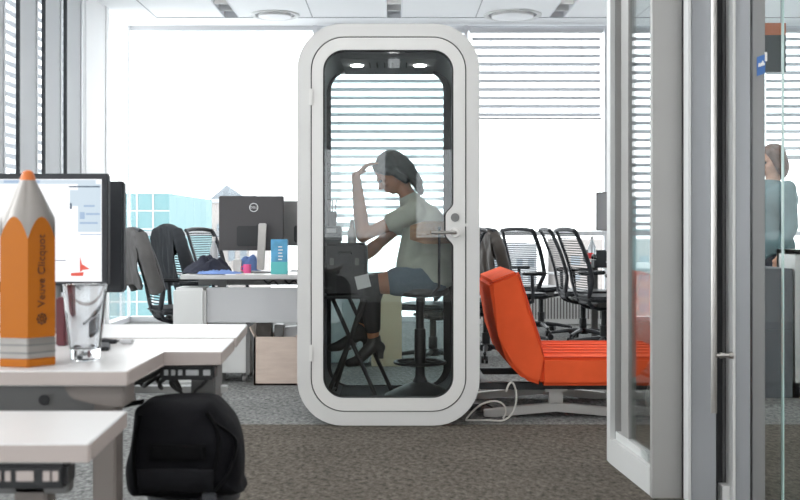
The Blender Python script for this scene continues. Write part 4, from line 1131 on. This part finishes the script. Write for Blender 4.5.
fpost(735.6, 750.5, 4.28, .08, M_alu_cool, 'post')
fpost(722.5, 735, 4.30, .06, M_alu_pale, 'sill', 0, EYE-(486-228)/F*4.3)
fpost(750.7, 752.3, 4.31, .05, M_rubber, 'seal')
fpost(752.4, 765.2, 4.29, .07, M_alu_mid, 'mullion')
fpost(765.2, 900, 4.33, .008, G_part, 'pane')
fpost(783, 784.2, 4.31, .02, mat('glass_edge_green', (.45, .62, .58), .2), 'pane_joint')
fpost(765.2, 900, 4.30, .06, M_alu_mid, 'head_rail', 2.9, 3.0)
fpost(900, 930, 4.30, .06, M_alu, 'post')
struct(MB().box(((930-394)/F*4.3, 4.30, 0), (RX, 4.42, H)).build('wall_meeting', M_white, smooth=0))
# sticker on the mullion
sk_ = empty('window_sticker', P(761, 65.5, 4.285)); tag(sk_, 'small blue sticker with white script on the right glass door frame', 'sticker')
MB().prism([(-.016, -.042), (.016, -.030), (.018, .045), (-.016, .033)], -.001, .001).build('backing', M_sticker, sk_, smooth=0)
MB().tube(smoothpts([(-.010, -.003, -.006), (-.008, -.003, .008), (-.004, -.003, -.004), (.0, -.003, .010), (.003, -.003, -.002), (.006, -.003, .018), (.010, -.003, .0), (.012, -.003, .010)], 4), .0022, 6).build('script', M_paper, sk_)
t = MB().box((P(765.2, 0, 4.28).x, 4.282, P(0, 61, 4.28).z), (P(767.5, 0, 4.28).x, 4.288, P(0, 52, 4.28).z), .001).build('alarm_contact', M_paper); tag(t, 'tiny white contact sensor above the blue sticker', 'sensor')

# seen through the right pane
cf = empty('filing_cabinet', (P(785, 0, 7.0).x, 7.0, 0)); tag(cf, 'dark grey filing cabinet seen through the glass at the right edge', 'cabinet')
MB().box((-.34, 0, 0), (.05, .5, .83), .004).build('body', mat('cabinet_slate', (.13, .14, .155), .5), cf)
MB().box((-.335, -.012, .10), (.045, 0, .44)).build('drawer', mat('cabinet_slate', (.13, .14, .155), .5), cf, smooth=0)
cs_ = empty('low_bookshelf', (P(800, 0, 7.0).x+.17, 7.0, 0)); tag(cs_, 'pale low shelf unit with an oak board, right of the filing cabinet', 'shelf')
MB().box((-.20, .3, 0), (.5, .34, .95)).build('back_panel', M_cab, cs_, smooth=0)
MB().box((-.20, 0, .92), (.5, .34, .95)).box((-.20, 0, 0), (.5, .3, .10)).box((-.2, 0, 0), (-.17, .34, .95)).build('carcass', M_cab, cs_, smooth=0)
MB().box((-.17, 0, .34), (.5, .3, .37)).build('shelf', M_oak, cs_, smooth=0)
for k in range(4):
    t = MB().box((cs_.location.x-.14+k*.05, 7.05, .37), (cs_.location.x-.10+k*.05, 7.25, .58+.02*(k % 2)), .003).build('ring_binder', (M_dark, M_char, M_jbrown, M_dark)[k]); tag(t, ('black', 'charcoal', 'brown', 'black')[k]+' ring binder on the oak shelf, '+('first', 'second', 'third', 'fourth')[k]+' from the left', 'binder', 'ring binders on the oak shelf')
t = empty('hanging_display', (P(775, 0, 8.9).x, 8.9, 0)); tag(t, 'dark display panel with a terracotta top band high behind the right glass', 'display')
MB().box((-.15, 0, P(0, 72, 8.9).z), (.09, .05, P(0, 35, 8.9).z)).build('panel', mat('display_slate', (.06, .07, .075), .4), t, smooth=0)
MB().box((-.15, 0, P(0, 35, 8.9).z), (.09, .05, P(0, 23, 8.9).z)).build('top_band', mat('terracotta', (.45, .17, .10), .7), t, smooth=0)
for x in (-.12, .06): MB().cyl((x, .025, P(0, 23, 8.9).z), (x, .025, H), .006, n=8).build('rod', M_greymetal, t)
# standing person beyond the pane
px_, py_ = P(771, 0, 8.3).x, 8.3
sp_ = MB(); hc2 = Vector((px_, py_, 1.60)); R2 = rotdir(D(12), D(200))
def T(x, y, z): return Vector((px_, py_, 0))+Matrix.Rotation(D(200), 3, 'Z') @ Vector((x, y, z))
head(sp_, hc2, R2); sp_.cap(hc2+Vector((.01, 0, -.08)), .05, T(-.02, 0, 1.40), .06)
sp_.cap(T(0, -.10, 1.30), .12, T(0, .10, 1.30), .12); sp_.cap(T(0, 0, 1.32), .13, T(0, 0, 1.05), .12); sp_.cap(T(0, -.06, .95), .12, T(0, .06, .95), .12)
sp_.cap(T(-.01, 0, 1.38), .07, T(0, 0, 1.3), .12)
for s in (-1, 1):
    sp_.cap(T(-.01, s*.17, 1.38), .055, T(.0, s*.22, 1.10), .04); sp_.cap(T(0, s*.22, 1.10), .04, T(.10, s*.22, .87), .026)
    hand(sp_, T(.10, s*.22, .87), T(.16, s*.22, .75)-T(.10, s*.22, .87), T(0, 0, 0)-T(0, s, 0), T(1, 0, 0)-T(0, 0, 0), .9, .5)
    sp_.cap(T(0, s*.09, .92), .095, T(.02, s*.10, .50), .058); sp_.cap(T(.02, s*.10, .50), .056, T(-.01, s*.11, .09), .036)
    sp_.cap(T(-.02, s*.11, .045), .038, T(.15, s*.13, .03), .028)
p2 = sp_.build('person', M_skin2); remesh(p2, .010, 3); tag(p2, 'person with brown hair standing behind the glass at the right edge', 'person')
c_ = MB().cap(T(0, -.10, 1.30), .135, T(0, .10, 1.30), .135).cap(T(0, 0, 1.32), .145, T(0, 0, 1.05), .135).cap(T(0, -.06, .95), .14, T(0, .06, .95), .14)
for s in (-1, 1): c_.cap(T(-.01, s*.17, 1.38), .068, T(.0, s*.22, 1.10), .055); c_.cap(T(0, s*.22, 1.10), .055, T(.08, s*.22, .92), .04)
remesh(c_.build('sweater', mat('teal_sweater', (.12, .20, .22), .9), p2), .012, 3)
c_ = MB()
for s in (-1, 1): c_.cap(T(0, s*.09, .92), .108, T(.02, s*.10, .50), .075); c_.cap(T(.02, s*.10, .50), .073, T(-.01, s*.11, .10), .058)
remesh(c_.build('trousers', M_navy, p2), .012, 3)
c_ = MB()
for s in (-1, 1): c_.cap(T(-.03, s*.11, .045), .045, T(.16, s*.13, .036), .035)
remesh(c_.build('shoes', M_boot, p2), .010, 2)
c_ = MB(); 
def H2(x, y, z): return hc2+R2 @ Vector((x, y, z))
c_.ball(H2(-.03, 0, .035), .102, 12, (1.0, .9, .95), R2).ball(H2(-.06, 0, -.04), .085, 12, (.9, 1.0, 1.4), R2)
for s in (-1, 1): c_.cap(H2(.03, s*.055, .07), .028, H2(-.01, s*.082, -.10), .024)
remesh(c_.build('hair', M_hair2, p2), .010, 2); eyes(hc2, R2, p2)

# ------------------------------------------------------------------ light, camera
wd = bpy.data.worlds.new('World'); scn.world = wd; wd.use_nodes = True
bg = wd.node_tree.nodes['Background']; bg.inputs[0].default_value = (.95, .98, 1.0, 1); bg.inputs[1].default_value = 2.8
cam_d = bpy.data.cameras.new('camera'); cam = bpy.data.objects.new('camera', cam_d); COL.objects.link(cam)
cam.location = (0, 0, EYE); cam.rotation_euler = (PI/2, 0, 0)
cam_d.sensor_width = 36; cam_d.lens = 36*F/800; cam_d.shift_x = 6/800; cam_d.shift_y = -22/800
cam_d.clip_start = .05; cam_d.clip_end = 1500
cam_d.dof.use_dof = True; cam_d.dof.focus_distance = 7.0; cam_d.dof.aperture_fstop = 6.3
scn.camera = cam
scn.view_settings.view_transform = 'Standard'; scn.view_settings.look = 'None'; scn.view_settings.gamma = 1
scn.view_settings.use_curve_mapping = False; scn.view_settings.exposure = .85
scn.cycles.max_bounces = 10; scn.cycles.transparent_max_bounces = 24; scn.cycles.diffuse_bounces = 5
scn.cycles.caustics_reflective = False; scn.cycles.caustics_refractive = False
scn.cycles.sample_clamp_indirect = 6
